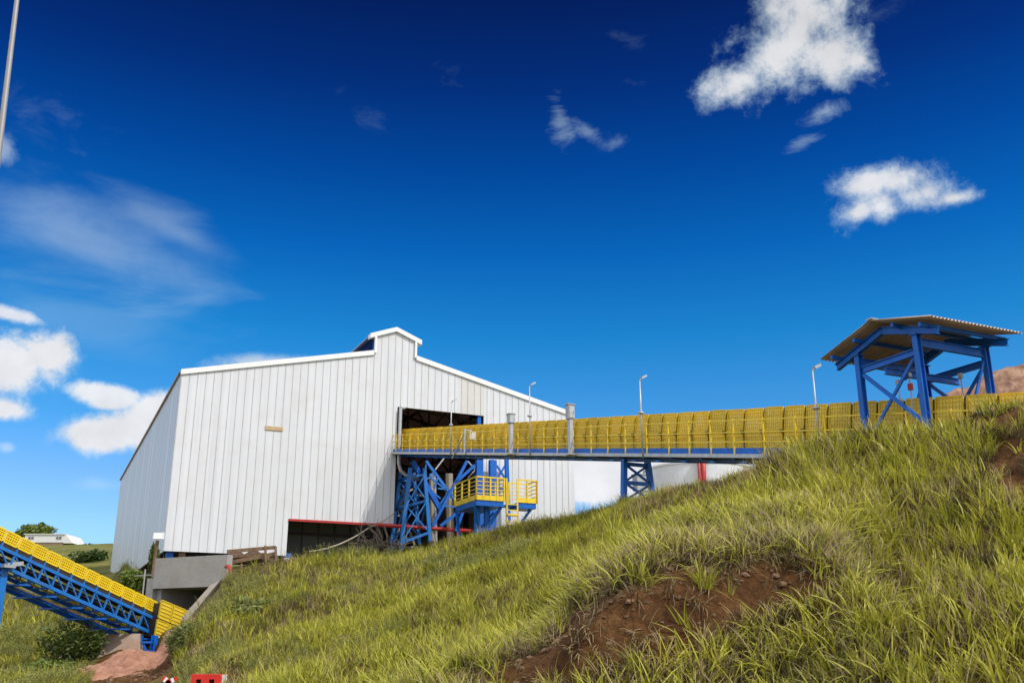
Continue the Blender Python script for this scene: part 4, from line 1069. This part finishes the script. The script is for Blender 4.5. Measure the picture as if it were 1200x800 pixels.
# wooden rails and pipe rails beside the shed
def build_rails():
    t = thing('timber_rail', W(300, 662, 48), 'weathered brown timber rails standing between the tunnel and the low opening', 'timber rail')
    m = MB()
    for (x0, y0, x1, y1, y, w, h) in [(266, 646, 323, 641, 48, .08, .16), (268, 659, 323, 648.5, 48, .08, .18), (268, 653, 310, 649, 48.6, .3, .12)]: m.bar(W(x0, y0, y), W(x1, y1, y), w, h)
    m.build('rail', [WOOD], t)
    m = MB()
    for px, y0, y1 in ((311, 639, 664), (323, 640, 658), (283, 660, 672)): m.bar(W(px, y0, 47.9), W(px + .4, y1, 47.9), .1)
    m.bar(W(312, 650, 47.9), W(320, 658, 47.9), .08); m.build('post', [WOOD], t)
    t = thing('pipe_rail', W(370, 660, 50), 'thin pale pipe railing on short posts below the low shed opening', 'pipe rail')
    m = MB()
    for (x0, y0, x1, y1) in [(333, 655, 358, 654), (355, 654, 418, 662), (336, 660, 382, 664)]: m.tube([W(x0, y0, 50), W(x1, y1, 50)], .06, 6)
    m.build('rail', [STRAWM], t)
    m = MB()
    for px, y0, y1 in ((355, 651, 668), (386, 657, 666), (412, 660, 666)): m.tube([W(px, y0, 50), W(px + .4, y1, 50)], .075, 6)
    m.build('post', [STRAWM], t)
    m = MB(); r = random.Random(5)
    for px, y0, r0 in ((277, 650, .45), (297, 650, .55), (290, 655, .4)):
        c = W(px, y0 + 3, 49); n = 8
        vs = [(0, 0, r0 * .9)] ; fs = []
        for j in range(1, 4):
            for k in range(n): 
                an = 2 * math.pi * k / n; rr = r0 * (j / 2.6) * r.uniform(.8, 1.2); vs.append((rr * math.cos(an) * 1.6, rr * math.sin(an), r0 * (.8 - .35 * j) * r.uniform(.8, 1.2)))
        for k in range(n): fs.append((0, 1 + k, 1 + (k + 1) % n))
        for j in range(2):
            for k in range(n): fs.append((1 + j * n + k, 1 + (j + 1) * n + k, 1 + (j + 1) * n + (k + 1) % n, 1 + j * n + (k + 1) % n))
        m.add([Vector(v) + c for v in vs], fs)
    tag(m.build('earth_heap', [mat('brown_heap', (.13, .075, .05), .95, 0, .4, 3, bump=.6)]), 'low heap of dark brown earth behind the timber rails', 'earth heap')
build_rails()

# ------------------------------------------------------------------ left foreground: spoil heap, stained block, barrier, near pole
def build_spoil():
    m = MB(); n, k = 60, 50; c = W(150, 800, 41)
    X, Y = np.meshgrid(np.linspace(-2.6, 1.6, n), np.linspace(-6, 5, k), indexing='ij')
    Zz = 0.42 * np.exp(-((X - .5) / 1.5) ** 2 - ((Y - 1.8) / 2.6) ** 2) + .3 * np.exp(-((X + 1.2) / 1.6) ** 2 - ((Y + .5) / 2.8) ** 2) + .07 * fbm(X, Y, 5, 31, 2.0) - .08 + .09 * np.abs(fbm(X, Y, 4, 33, 4)) + .11 * fbm(X, Y, 4, 34, 7)
    fade = np.clip(1 - np.maximum(np.abs(X + .5) / 2.1, np.abs(Y + .5) / 5.5) ** 6, 0, 1)
    vs, fs = [], []
    for i in range(n):
        for j in range(k):
            x, y = c.x + X[i, j], c.y + Y[i, j]; vs.append((x, y, ground_z(x, y) + Zz[i, j] * fade[i, j] - .12 * (1 - fade[i, j])))
    for i in range(n - 1):
        for j in range(k - 1): fs.append((i * k + j, (i + 1) * k + j, (i + 1) * k + j + 1, i * k + j + 1))
    m.add(vs, fs); tag(m.build('spoil_heap', [SPOIL], smooth=True), 'pinkish heap of loose spoil below the conveyor tail', 'spoil heap')
    t = thing('concrete_footing', W(135, 785, 46), 'rust stained concrete footing under the lower conveyor beside the bush', 'footing')
    m = MB(); p0, p1, p2, p3 = W(109, 786, 45.5), W(164, 786, 45.5), W(164, 742, 46.2), W(122, 742, 46.2); dd = Vector((-.3, 1.6, 0))
    m.hexa([p0, p1, p1 + dd, p0 + dd, p3, p2, p2 + dd, p3 + dd]); m.build('block', [CONC2], t)
    w = MB(); a, b = W(184, 790, 43.5), W(203, 760, 43.5); w.bar(a - Vector((0, 0, .3)), b, .9, .35); tag(w.build('concrete_kerb', [CONC2]), 'short sloping concrete kerb between spoil heap and grass', 'kerb')
build_spoil()
def build_barrier():
    y = 24.0
    a, b = W(224.5, 789.5, y), W(260.5, 789.5, y); wd = (b - a).length; H = .62; zt = a.z
    t = thing('barrier_block', (a.x + wd / 2, y, zt - H), 'red plastic barrier block with two arched holes at the foot of the slope', 'barrier')
    c = Vector((a.x + wd / 2, y, zt)); m = MB(); hole = [(-.26, .09), (.17, .09)]; xs = [-wd / 2, -.26 * wd - .06, -.26 * wd + .06, .17 * wd - .06, .17 * wd + .06, wd / 2]
    for i, (x0, x1) in enumerate(zip(xs[:-1], xs[1:])):
        if i in (1, 3):
            m.box(c + Vector(((x0 + x1) / 2, .2, -.055)), (x1 - x0, 0, 0), (0, .4, 0), (0, 0, .11)); m.box(c + Vector(((x0 + x1) / 2, .2, -.31 - .155)), (x1 - x0, 0, 0), (0, .4, 0), (0, 0, .31))
        else: m.box(c + Vector(((x0 + x1) / 2, .2, -H / 2)), (x1 - x0, 0, 0), (0, .4, 0), (0, 0, H))
    m.build('shell', [ORANGERED], t)
    m = MB(); m.box(c + Vector((0, .3, -.2)), (wd * .8, 0, 0), (0, .02, 0), (0, 0, .3)); m.build('hole_shade', [BLACK], t)  # black sheet behind the holes, painted as their dark inside
    MB().box(c + Vector((wd / 2 + .006, .2, -H / 2)), (.012, 0, 0), (0, .38, 0), (0, 0, H - .02)).build('end_strip', [LAMPW], t)
    t = thing('hazard_board', W(200, 800, 26), 'crossed red and white striped hazard boards beside the red barrier block', 'hazard board')
    for (x0, y0, x1, y1) in ((191, 793.5, 199, 800.5), (207, 794, 195, 800.5)):
        m = MB(); p, q_ = W(x0, y0, 26), W(x1, y1, 26)
        for i in range(4): m.bar(lerp(p, q_, i / 4), lerp(p, q_, (i + 1) / 4), .05, .11, mi=i % 2)
        m.build('board', [ORANGERED, LAMPW], t)
    m = MB(); m.bar(W(199, 797, 26.1), W(199, 815, 26.1), .05); m.build('post', [DARK], t)
build_barrier()
def build_near_pole():
    y = 13.0; a, b = W(0.5, 160, y), W(20.5, -5, y); d = (b - a)
    t = thing('street_lamp', a - d * 1.9, 'tall thin grey lamp pole in the sky, cut by the upper left edge', 'lamp pole')
    g = a - d * (a.z / d.z); m = MB(); m.tube([g, a, b, b + d * 1.2], [.07, .042, .034, .028], 12); m.build('pole', [mat('grey_pole', (.36, .35, .34), .5, .3, .15, 3)], t, smooth=True)
    m = MB(); e = b + d * 1.2; m.box(e + Vector((-.3, 0, 0)), (.7, 0, 0), (0, .2, 0), (0, 0, .1)); m.build('lamp_head', [GALV], t)
build_near_pole()

# ------------------------------------------------------------------ foliage
def leaf_mat(name, c1, c2, tr=.25):
    m = bpy.data.materials.new(name); m.use_nodes = True; nt = m.node_tree; N, L = nt.nodes, nt.links
    b = N['Principled BSDF']; b.inputs['Roughness'].default_value = .48; b.inputs['Specular IOR Level'].default_value = .4
    geo = N.new('ShaderNodeNewGeometry'); oi = N.new('ShaderNodeObjectInfo')
    nz = N.new('ShaderNodeTexNoise'); nz.inputs['Scale'].default_value = .55; nz.inputs['Detail'].default_value = 5; L.new(geo.outputs['Position'], nz.inputs['Vector'])
    w = N.new('ShaderNodeMath'); w.operation = 'MULTIPLY_ADD'; L.new(geo.outputs['Random Per Island'], w.inputs[0]); w.inputs[1].default_value = .5; L.new(nz.outputs[0], w.inputs[2])
    w2 = N.new('ShaderNodeMath'); w2.operation = 'MULTIPLY_ADD'; L.new(oi.outputs['Random'], w2.inputs[0]); w2.inputs[1].default_value = .35; L.new(w.outputs[0], w2.inputs[2])
    mr = N.new('ShaderNodeMapRange'); L.new(w2.outputs[0], mr.inputs[0]); mr.inputs[1].default_value = .45; mr.inputs[2].default_value = 1.15
    mx = N.new('ShaderNodeMix'); mx.data_type = 'RGBA'; L.new(mr.outputs[0], mx.inputs[0]); mx.inputs[6].default_value = (*c1, 1); mx.inputs[7].default_value = (*c2, 1)
    L.new(mx.outputs[2], b.inputs['Base Color'])
    if tr:
        t = N.new('ShaderNodeBsdfTranslucent'); L.new(mx.outputs[2], t.inputs[0]); ms = N.new('ShaderNodeMixShader'); ms.inputs[0].default_value = tr
        L.new(b.outputs[0], ms.inputs[1]); L.new(t.outputs[0], ms.inputs[2]); L.new(ms.outputs[0], N['Material Output'].inputs[0])
    return m
LEAF_D = leaf_mat('dark_leaves', (.028, .055, .012), (.075, .12, .025))
LEAF_B = leaf_mat('bush_leaves', (.05, .085, .018), (.14, .19, .035))
LEAF_M = leaf_mat('mid_leaves', (.075, .125, .016), (.20, .26, .04))
LEAF_G = leaf_mat('grey_green_leaves', (.12, .15, .035), (.27, .29, .09))
def leaves(m, c, rad, n, size, r, lumps=9, flat=1.0, tall=1.0):
    cs = []
    for _ in range(lumps):
        d = np.array([r.normal(), r.normal(), r.normal()]); d /= np.linalg.norm(d)
        k = r.uniform(.25, .75); cs.append((np.array(c) + d * k * np.array(rad), r.uniform(.3, .5)))
    for i in range(n):
        cc, k = cs[r.integers(len(cs))]
        d = np.array([r.normal(), r.normal(), r.normal()]); d /= np.linalg.norm(d)
        p = cc + d * (r.uniform(.25, 1) ** .5) * k * np.array(rad)
        a = np.array([r.normal(), r.normal(), r.normal() * .6 + .1]); a /= np.linalg.norm(a)
        b = np.cross(a, [r.normal(), r.normal(), r.normal()]); b /= np.linalg.norm(b) + 1e-9
        s = size * r.uniform(.6, 1.4); a, b = a * s * tall, b * s * .42
        m.add([p - a, p + b * .9, p + a, p - b * .9], [(0, 1, 2, 3)])
def plant(name, label, cat, c, rad, n, size, mt, seed, trunk=None, lumps=9, group=None, tall=1.0):
    r = np.random.default_rng(seed); base = Vector(c) - Vector((0, 0, rad[2] if trunk is None else trunk))
    t = thing(name, base, label, cat, group); m = MB(); leaves(m, c, rad, n, size, r, lumps, tall=tall); m.build('crown' if trunk else 'foliage', [mt], t)
    tm = MB(); top = Vector(c)
    if trunk:
        tm.tube([base, lerp(base, top, .5) + Vector((.1, 0, 0)), top], [.05 * rad[0] + .05, .04 * rad[0] + .03, .03], 7)
    for k in range(5 if trunk else 9):
        e = top + Vector((r.uniform(-.7, .7) * rad[0], r.uniform(-.7, .7) * rad[1], r.uniform(.0, .7) * rad[2])); s = lerp(base, top, .55) if trunk else base + Vector((r.uniform(-.3, .3) * rad[0], 0, 0))
        tm.tube([s, lerp(s, e, .5) + Vector((0, 0, .1)), e], [.035, .025, .01], 5)
    tm.build('trunk' if trunk else 'stem', [BARK], t)
    return t
plant('bush', 'big dark green bush under the lower conveyor truss', 'bush', W(91, 760, 46), (2.2, 1.6, 1.15), 4600, .10, LEAF_B, 1, lumps=16)
plant('bush', 'dense bush at the lower left corner, partly below the photo', 'bush', W(40, 795, 41), (1.9, 1.5, .75), 2600, .11, LEAF_M, 2, lumps=12)
plant('bush', 'bright leafy bush against the grey side wall of the shed', 'bush', W(158, 678, 51.2), (1.15, .9, .75), 1800, .12, LEAF_M, 3, lumps=9)
plant('climbing_shrub', 'upright green shrub climbing beside the floodlight post', 'shrub', W(180, 655, 50.8), (.35, .35, 1.25), 800, .11, LEAF_M, 4, lumps=8)
plant('bush', 'grey green feathery bush on the slope beside the conveyor tail', 'bush', W(240, 748, 38), (1.7, 1.3, .95), 4000, .085, LEAF_G, 5, lumps=18, tall=1.6)
plant('bush', 'small dark bush in the grass below the tail panels', 'bush', W(213, 768, 37.2), (.75, .7, .55), 1300, .09, LEAF_D, 6, lumps=8)
plant('bush', 'grey green bush on the grass slope right of the tunnel wing wall', 'bush', W(297, 714, 38), (1.0, 1.0, .5), 1500, .085, LEAF_G, 7, lumps=12, tall=1.5)
plant('spreading_tree', 'broad flat topped tree on the far hillside beside the shed', 'tree', W(106, 657, 98), (2.5, 2.0, 1.25), 2400, .2, LEAF_D, 8, trunk=2.4, lumps=14)
plant('spreading_tree', 'tiny tree on the far hill crest beside the shed', 'tree', W(103, 642, 128), (1.7, 1.5, .75), 800, .2, LEAF_D, 9, trunk=1.4, lumps=8)
plant('spreading_tree', 'rounded tree behind the white house on the hill', 'tree', W(41, 622, 158), (3.0, 2.0, 1.5), 1400, .28, LEAF_M, 10, trunk=2.6, lumps=10)
plant('spreading_tree', 'darker tree rising highest behind the white house', 'tree', W(49, 619, 162), (1.7, 1.5, 1.1), 900, .24, LEAF_D, 11, trunk=2.8, lumps=8)
plant('bush', 'small low bush alone on the far hillside grass', 'bush', W(85, 648, 118), (1.0, .8, .45), 400, .16, LEAF_D, 12, lumps=5)
plant('bush', 'small bush by the shed wall edge on the far hillside', 'bush', W(133, 649, 112), (1.1, .8, .3), 400, .16, LEAF_D, 13, lumps=5)

def build_house():
    y = 142.0
    a, b = W(28, 637, y), W(74, 637, y); ht = W(28, 626, y).z - a.z; wd = b.x - a.x; g = a.z
    t = thing('house', (a.x + wd / 2, y + 2, g - 1), 'long low white house with dark windows on the hill crest', 'house')
    MB().box((a.x + wd / 2, y + 2.5, g + ht * .58), (wd, 0, 0), (0, 5, 0), (0, 0, ht * .84)).build('wall', [HOUSEW], t)
    MB().box((a.x + wd / 2, y + 2.5, g - .3), (wd - .1, 0, 0), (0, 4.9, 0), (0, 0, .9)).build('plinth', [HOUSEB], t)
    m = MB(); e = W(85, 637, y).x
    m.hexa([Vector((b.x, y, g + .1)), Vector((e, y, g + .1)), Vector((e, y + 5, g + .1)), Vector((b.x, y + 5, g + .1)), Vector((b.x, y, g + ht)), Vector((b.x + .25, y, g + ht)), Vector((b.x + .25, y + 5, g + ht)), Vector((b.x, y + 5, g + ht))]); m.build('gable_end', [HOUSEW], t)
    MB().box((a.x + wd / 2, y + 2.5, g + ht + .06), (wd + .3, 0, 0), (0, 5.3, 0), (0, 0, .1)).build('roof', [HOUSEW], t)
    for px in (36.5, 69):
        c = W(px, 630, y); f = MB(); f.box(Vector((c.x, y - .02, c.z)), (.75, 0, 0), (0, .05, 0), (0, 0, .36)); o = f.build('window', [mat('grey_window', (.16, .16, .17), .3, 0, .2, 3) if px < 50 else bpy.data.materials['grey_window']], t)
        s = MB(); s.box(Vector((c.x, y - .05, c.z)), (.05, 0, 0), (0, .03, 0), (0, 0, .36)); s.build('frame', [HOUSEW], o)
build_house()

# ------------------------------------------------------------------ grass
def blade(m, base, yaw, L, wd, lean, curl, mi=0, seg=4):
    p = np.array(base, float); a = lean; dirh = np.array([math.cos(yaw), math.sin(yaw), 0]); side = np.array([-math.sin(yaw), math.cos(yaw), 0])
    vs, fs = [], []
    for i in range(seg + 1):
        f = i / seg; w = wd * (1 - f ** 1.6) * .5 + .0008
        vs += [p - side * w, p + side * w]
        st = L / seg; p = p + st * (dirh * math.sin(a) + np.array([0, 0, 1]) * math.cos(a)); a += curl / seg
    for i in range(seg): fs.append((2 * i, 2 * i + 1, 2 * i + 3, 2 * i + 2))
    m.add(vs, fs, mi)
def tuft(name, n, spread, L, wd, lean, curl, mt, seed):
    r = np.random.default_rng(seed); m = MB()
    for _ in range(n):
        ang = r.uniform(0, 6.283); d = spread * math.sqrt(r.uniform()); yaw = ang + r.normal() * .7
        blade(m, (d * math.cos(ang), d * math.sin(ang), -.02), yaw, L * r.uniform(.5, 1.15), wd * r.uniform(.7, 1.3), abs(r.normal()) * lean, curl * r.uniform(.3, 1.5))
    me = bpy.data.meshes.new(name); me.from_pydata(m.v, [], m.f); me.materials.append(mt); me.polygons.foreach_set('use_smooth', [True] * len(m.f))
    return me
G_GREEN = leaf_mat('grass_green', (.125, .16, .012), (.46, .44, .045), .3)
G_LIME = leaf_mat('grass_lime', (.29, .32, .022), (.64, .59, .075), .32)
G_STRAW = leaf_mat('grass_straw', (.30, .23, .09), (.56, .44, .22), .35)
G_BROWN = leaf_mat('grass_dead', (.10, .066, .024), (.32, .235, .105), .2)
G_THATCH = leaf_mat('grass_thatch', (.035, .026, .010), (.13, .095, .038), .12)
def build_grass():
    lib = bpy.data.collections.new('tuft_library')
    specs = [('tuft_a', 9, .10, .46, .023, .36, 1.0, G_GREEN), ('tuft_b', 9, .13, .58, .026, .48, 1.5, G_GREEN), ('tuft_c', 8, .10, .50, .023, .34, 1.0, G_LIME),
             ('tuft_d', 12, .13, .40, .011, .6, 1.5, G_STRAW), ('tuft_e', 22, .16, .34, .017, .9, 2.0, G_BROWN), ('tuft_f', 8, .10, .62, .009, .3, .9, G_STRAW),
             ('tuft_g', 26, .18, .30, .014, .8, 1.6, G_THATCH)]
    weed = MB(); wr = np.random.default_rng(77)
    for _ in range(9):
        a_ = wr.uniform(0, 6.283); tip = np.array([math.cos(a_) * .22, math.sin(a_) * .22, wr.uniform(.3, .62)])
        blade(weed, (0, 0, 0), a_, np.linalg.norm(tip), .008, .35, .3)
        for f in np.linspace(.25, 1, 14):
            p = tip * f; p = np.array([p[0] * .9, p[1] * .9, p[2]]); d = np.array([wr.normal(), wr.normal(), wr.normal() * .5 + .3]); d /= np.linalg.norm(d); q = np.cross(d, [wr.normal(), wr.normal(), 1.0]); q /= np.linalg.norm(q); L_ = wr.uniform(.03, .06)
            weed.add([p, p + d * L_ * .5 + q * L_ * .28, p + d * L_, p + d * L_ * .5 - q * L_ * .28], [(0, 1, 2, 3)])
    wme = bpy.data.meshes.new('tuft_h'); wme.from_pydata([tuple(map(float, v)) for v in weed.v], [], weed.f); wme.materials.append(leaf_mat('weed_leaves', (.12, .14, .03), (.32, .32, .09), .3))
    for i, (nm, n, sp, L, wd, le, cu, mt) in enumerate(specs):
        o = bpy.data.objects.new(nm, tuft(nm, n, sp, L, wd, le, cu, mt, 40 + i)); lib.objects.link(o)
    lib.objects.link(bpy.data.objects.new('tuft_h', wme))
    pts, kind, rot, scl = [], [], [], []
    r = np.random.default_rng(99)
    foot = lambda x, y: None
    def emit(phi0, phi1, r0, r1, dens, smin, smax, fbias, fringe=False):
        N = int(dens * .5 * (phi1 - phi0) * (r1 * r1 - r0 * r0))
        ph = r.uniform(phi0, phi1, N); rr = np.sqrt(r.uniform(r0 * r0, r1 * r1, N))
        order = np.argsort(ph); ph, rr = ph[order], rr[order]
        x, y = np.sin(ph) * rr, np.cos(ph) * rr
        z = np.zeros(N); rb = np.zeros(N); zc0 = np.zeros(N)
        step = R(.1); i = 0
        bins = np.floor((ph - phi0) / step).astype(int)
        for b in np.unique(bins):
            sel = bins == b; a = phi0 + (b + .5) * step; rk, zk = column(a)
            z[sel] = pchip(rk, zk, rr[sel]); rb[sel] = rk[6]
        z = z + rough_z(x, y, rr) * np.clip((46 - rr) / 6, .15, 1) + CAMZ
        P = np.stack([x, y, z], -1)
        dm = dirt_mask(P, rr)
        px, py = project(P)
        stray = (dm > .5) & (r.uniform(size=N) < .06) & (rr < 20)
        keep = ((dm < .5) | stray) & (rr < rb + 3.0) & (px > -260) & (px < 1500) & (py < 900)
        # keep clear of the spoil heap, tunnel front, footings
        keep &= ~((px > 100) & (px < 205) & (py > 740) & (rr < 52)); keep &= ~((px > 178) & (px < 262) & (py < 735) & (rr > 43))
        keep &= ~((px < 215) & (rr > 75)); keep &= ~((px > 214) & (px < 266) & (py > 787) & (rr > 17) & (rr < 25))
        rel = P - np.array(C0); ss = rel[:, 0] * DS.x + rel[:, 1] * DS.y; nn = rel[:, 0] * DN.x + rel[:, 1] * DN.y
        keep &= ~((nn < .5) & (ss > -.3))
        # sparse around the bare spots
        near = np.zeros(N, bool)
        for b in (DIRT,):
            cx = px + 0 * py; near |= in_poly(px, py - 16, DIRT) & (rr < 19)
        gn = .55 * fbm(x, y, 4, 51, .55) + .35 * fbm(x, y, 3, 52, 1.9)
        dry = fbm(x + 40, y, 4, 53, .35)
        u = r.uniform(size=N)
        patch = (gn > -.8) | (rr > 21)
        keep &= patch
        k = np.zeros(N, int)
        pd = np.clip(.34 + .34 * dry + fbias, .05, .85)                     # share of dry stems
        isdry = u < pd
        k[isdry] = np.where(r.uniform(size=isdry.sum()) < .45, 3, np.where(r.uniform(size=isdry.sum()) < .7, 4, 5))
        kk = r.uniform(size=N) - .10 * np.clip(fbm(x - 20, y, 3, 58, .3), -1, 1); k[~isdry] = np.where(kk[~isdry] < .44, 0, np.where(kk[~isdry] < .76, 1, 2))
        # dead skirt hanging just above the cut
        hang = (in_poly(px, py + 26, DIRT) | in_poly(px, py + 48, DIRT)) & (rr < 19) & (r.uniform(size=N) < .32)
        k[hang] = 4
        th = r.uniform(size=N) < .40; k[th] = 6
        wd_ = (fbm(x + 7, y, 4, 57, .45) + np.clip((400 - px) / 400, -.6, .4) > .5) & (r.uniform(size=N) < .22) & (rr > 25); k[wd_] = 7
        s = r.uniform(smin, smax, N) * (1 + .42 * np.clip(gn, -1, 1.2))
        idx = np.where(keep)[0]
        pts.append(P[idx]); kind.append(k[idx]); scl.append(s[idx])
        k[stray] = np.where(r.uniform(size=stray.sum()) < .6, 4, 3); s[stray] *= .55
        low = in_poly(px, py - 45, DIRT) & (dm < .5) & (rr < 13); s[low] *= .62
        if fringe: keep &= (in_poly(px, py + 14, DIRT) | in_poly(px, py + 26, DIRT)) & (dm < .5); kf = r.uniform(size=N); k = np.where(kf < .14, 4, np.where(kf < .38, 6, np.where(kf < .78, 1, np.where(kf < .93, 2, 3)))); s *= 1.25; hang = np.ones(N, bool)
        rt = np.stack([r.normal(0, .16, N), r.normal(0, .16, N), r.uniform(0, 6.283, N)], -1)
        rt[hang, 0] += .65; rt[hang, 2] = r.normal(0, .5, hang.sum())
        rot.append(rt[idx])
    a0, a1 = R(-36), R(38)
    emit(R(-14), a1, 7.3, 20.5, 115, .5, 1.0, 0)
    emit(R(-8), R(20), 10.5, 16.5, 150, .6, 1.05, 0, True)
    emit(R(-20), a1, 20.5, 34, 60, .6, 1.1, .02)
    emit(a0, R(12), 28, 40, 42, .7, 1.15, .05)
    emit(a0, R(10), 40, 54, 34, .75, 1.25, .08)
    emit(a0, R(-20), 54, 76, 12, 1.0, 1.8, .0)
    P = np.concatenate(pts); Kd = np.concatenate(kind); S = np.concatenate(scl); Ro = np.concatenate(rot)
    print('grass tufts', len(P))
    me = bpy.data.meshes.new('grass'); me.from_pydata([tuple(p) for p in P], [], [])
    me.attributes.new('kind', 'INT', 'POINT').data.foreach_set('value', Kd.astype(np.int32))
    me.attributes.new('scl', 'FLOAT', 'POINT').data.foreach_set('value', S.astype(np.float32))
    me.attributes.new('rot', 'FLOAT_VECTOR', 'POINT').data.foreach_set('vector', Ro.astype(np.float32).reshape(-1))
    o = bpy.data.objects.new('grass', me); COL.objects.link(o); tag(o, 'mixed green and straw coloured grass covering the hillside', 'grass', kind='stuff')
    ng = bpy.data.node_groups.new('scatter', 'GeometryNodeTree')
    ng.interface.new_socket('Geometry', in_out='INPUT', socket_type='NodeSocketGeometry'); ng.interface.new_socket('Geometry', in_out='OUTPUT', socket_type='NodeSocketGeometry')
    N, L = ng.nodes, ng.links
    gi, go = N.new('NodeGroupInput'), N.new('NodeGroupOutput'); ip = N.new('GeometryNodeInstanceOnPoints'); ci = N.new('GeometryNodeCollectionInfo')
    ci.inputs['Collection'].default_value = lib; ci.inputs['Separate Children'].default_value = True; ci.inputs['Reset Children'].default_value = True
    ip.inputs['Pick Instance'].default_value = True
    def na(nm, ty):
        n = N.new('GeometryNodeInputNamedAttribute'); n.data_type = ty; n.inputs['Name'].default_value = nm; return n.outputs['Attribute']
    L.new(gi.outputs[0], ip.inputs['Points']); L.new(ci.outputs[0], ip.inputs['Instance']); L.new(na('kind', 'INT'), ip.inputs['Instance Index'])
    er = N.new('FunctionNodeEulerToRotation'); L.new(na('rot', 'FLOAT_VECTOR'), er.inputs[0]); L.new(er.outputs[0], ip.inputs['Rotation'])
    L.new(na('scl', 'FLOAT'), ip.inputs['Scale']); L.new(ip.outputs[0], go.inputs[0])
    md = o.modifiers.new('scatter', 'NODES'); md.node_group = ng
build_grass()
def build_clods():
    r = np.random.default_rng(61); m = MB(); n = 0; tries = 0
    while n < 700 and tries < 20000:
        tries += 1
        far = r.uniform() < .3
        ph = r.uniform(R(-23), R(-17)) if far else r.uniform(R(-9), R(20)); rr = r.uniform(33, 45) if far else r.uniform(9.5, 13)
        x, y = math.sin(ph) * rr, math.cos(ph) * rr; P = np.array([[x, y, ground_z(x, y)]])
        if dirt_mask(P, np.array([rr]))[0] < .5: continue
        s = (.010 + .045 * r.uniform() ** 5) * (1.8 if far else 1); q = P[0] + np.array([0, 0, s * .3])
        a0 = r.uniform(0, 6.28); vs = [q + np.array([0, 0, s * .62 * r.uniform(.6, 1)])]
        for h, rad in ((.42, .62), (-.05, 1.0), (-.6, .85)):
            vs += [q + s * np.array([math.cos(a0 + k * 1.0472) * rad * r.uniform(.7, 1.2) * 1.2, math.sin(a0 + k * 1.0472) * rad * r.uniform(.7, 1.2), h * r.uniform(.7, 1.2)]) for k in range(6)]
        fs = [(0, 1 + k, 1 + (k + 1) % 6) for k in range(6)]
        for j in (0, 1): fs += [(1 + j * 6 + k, 7 + j * 6 + k, 7 + j * 6 + (k + 1) % 6, 1 + j * 6 + (k + 1) % 6) for k in range(6)]
        m.add(vs, fs); n += 1
    tag(m.build('loose_clods', [mat('clod_earth', (.24, .14, .075), .95, 0, .5, 6, color2=(.10, .055, .028))]), 'loose clods and pebbles scattered on the bare cut', 'clods', kind='stuff')
build_clods()

# single plants one can tell apart on the bank
def clump(px, py, y, n, L, wd, lean, curl, mt, label, seed):
    p = W(px, py, y); g = ground_z(p.x, p.y); p.z = g
    r = np.random.default_rng(seed); m = MB()
    for _ in range(n):
        ang = r.uniform(0, 6.283); d = .1 * math.sqrt(r.uniform())
        blade(m, (p.x + d * math.cos(ang), p.y + d * math.sin(ang), g - .02), ang + r.normal() * .4, L * r.uniform(.55, 1.1), wd * r.uniform(.8, 1.2), abs(r.normal()) * lean, curl * r.uniform(.5, 1.4), seg=6)
    o = m.build('grass_clump', [mt], origin=p, smooth=True); tag(o, label, 'grass clump', 'single grass clumps on the bank')
def hit(px, py):
    dx, fw, z = ray(px, py); u = dx / fw
    for y in np.arange(8, 50, .05):
        if CAMZ + z / fw * y <= ground_z(u * y, y): return y
    return 20
for (px, py, n, L, wd, le, cu, mt, lab, sd_) in [
    (826, 690, 55, .42, .016, .55, 1.0, G_GREEN, 'spiky green grass clump hanging over the brown dirt cut', 1),
    (508, 765, 60, .62, .016, .45, .9, G_LIME, 'spiky bright clump at the lower edge beside the left dirt patch', 2),
    (548, 718, 60, .75, .017, .3, .8, G_LIME, 'tall yellow green clump in the middle of the slope', 3),
    (722, 640, 70, .95, .02, .3, .9, G_LIME, 'tall bright green clump on the slope below the blue trestle', 4),
    (585, 682, 50, .8, .018, .35, .9, G_LIME, 'bright clump of long blades on the slope below the yellow platform', 5)]:
    clump(px, py, hit(px, py), n, L, wd, le, cu, mt, lab, sd_)
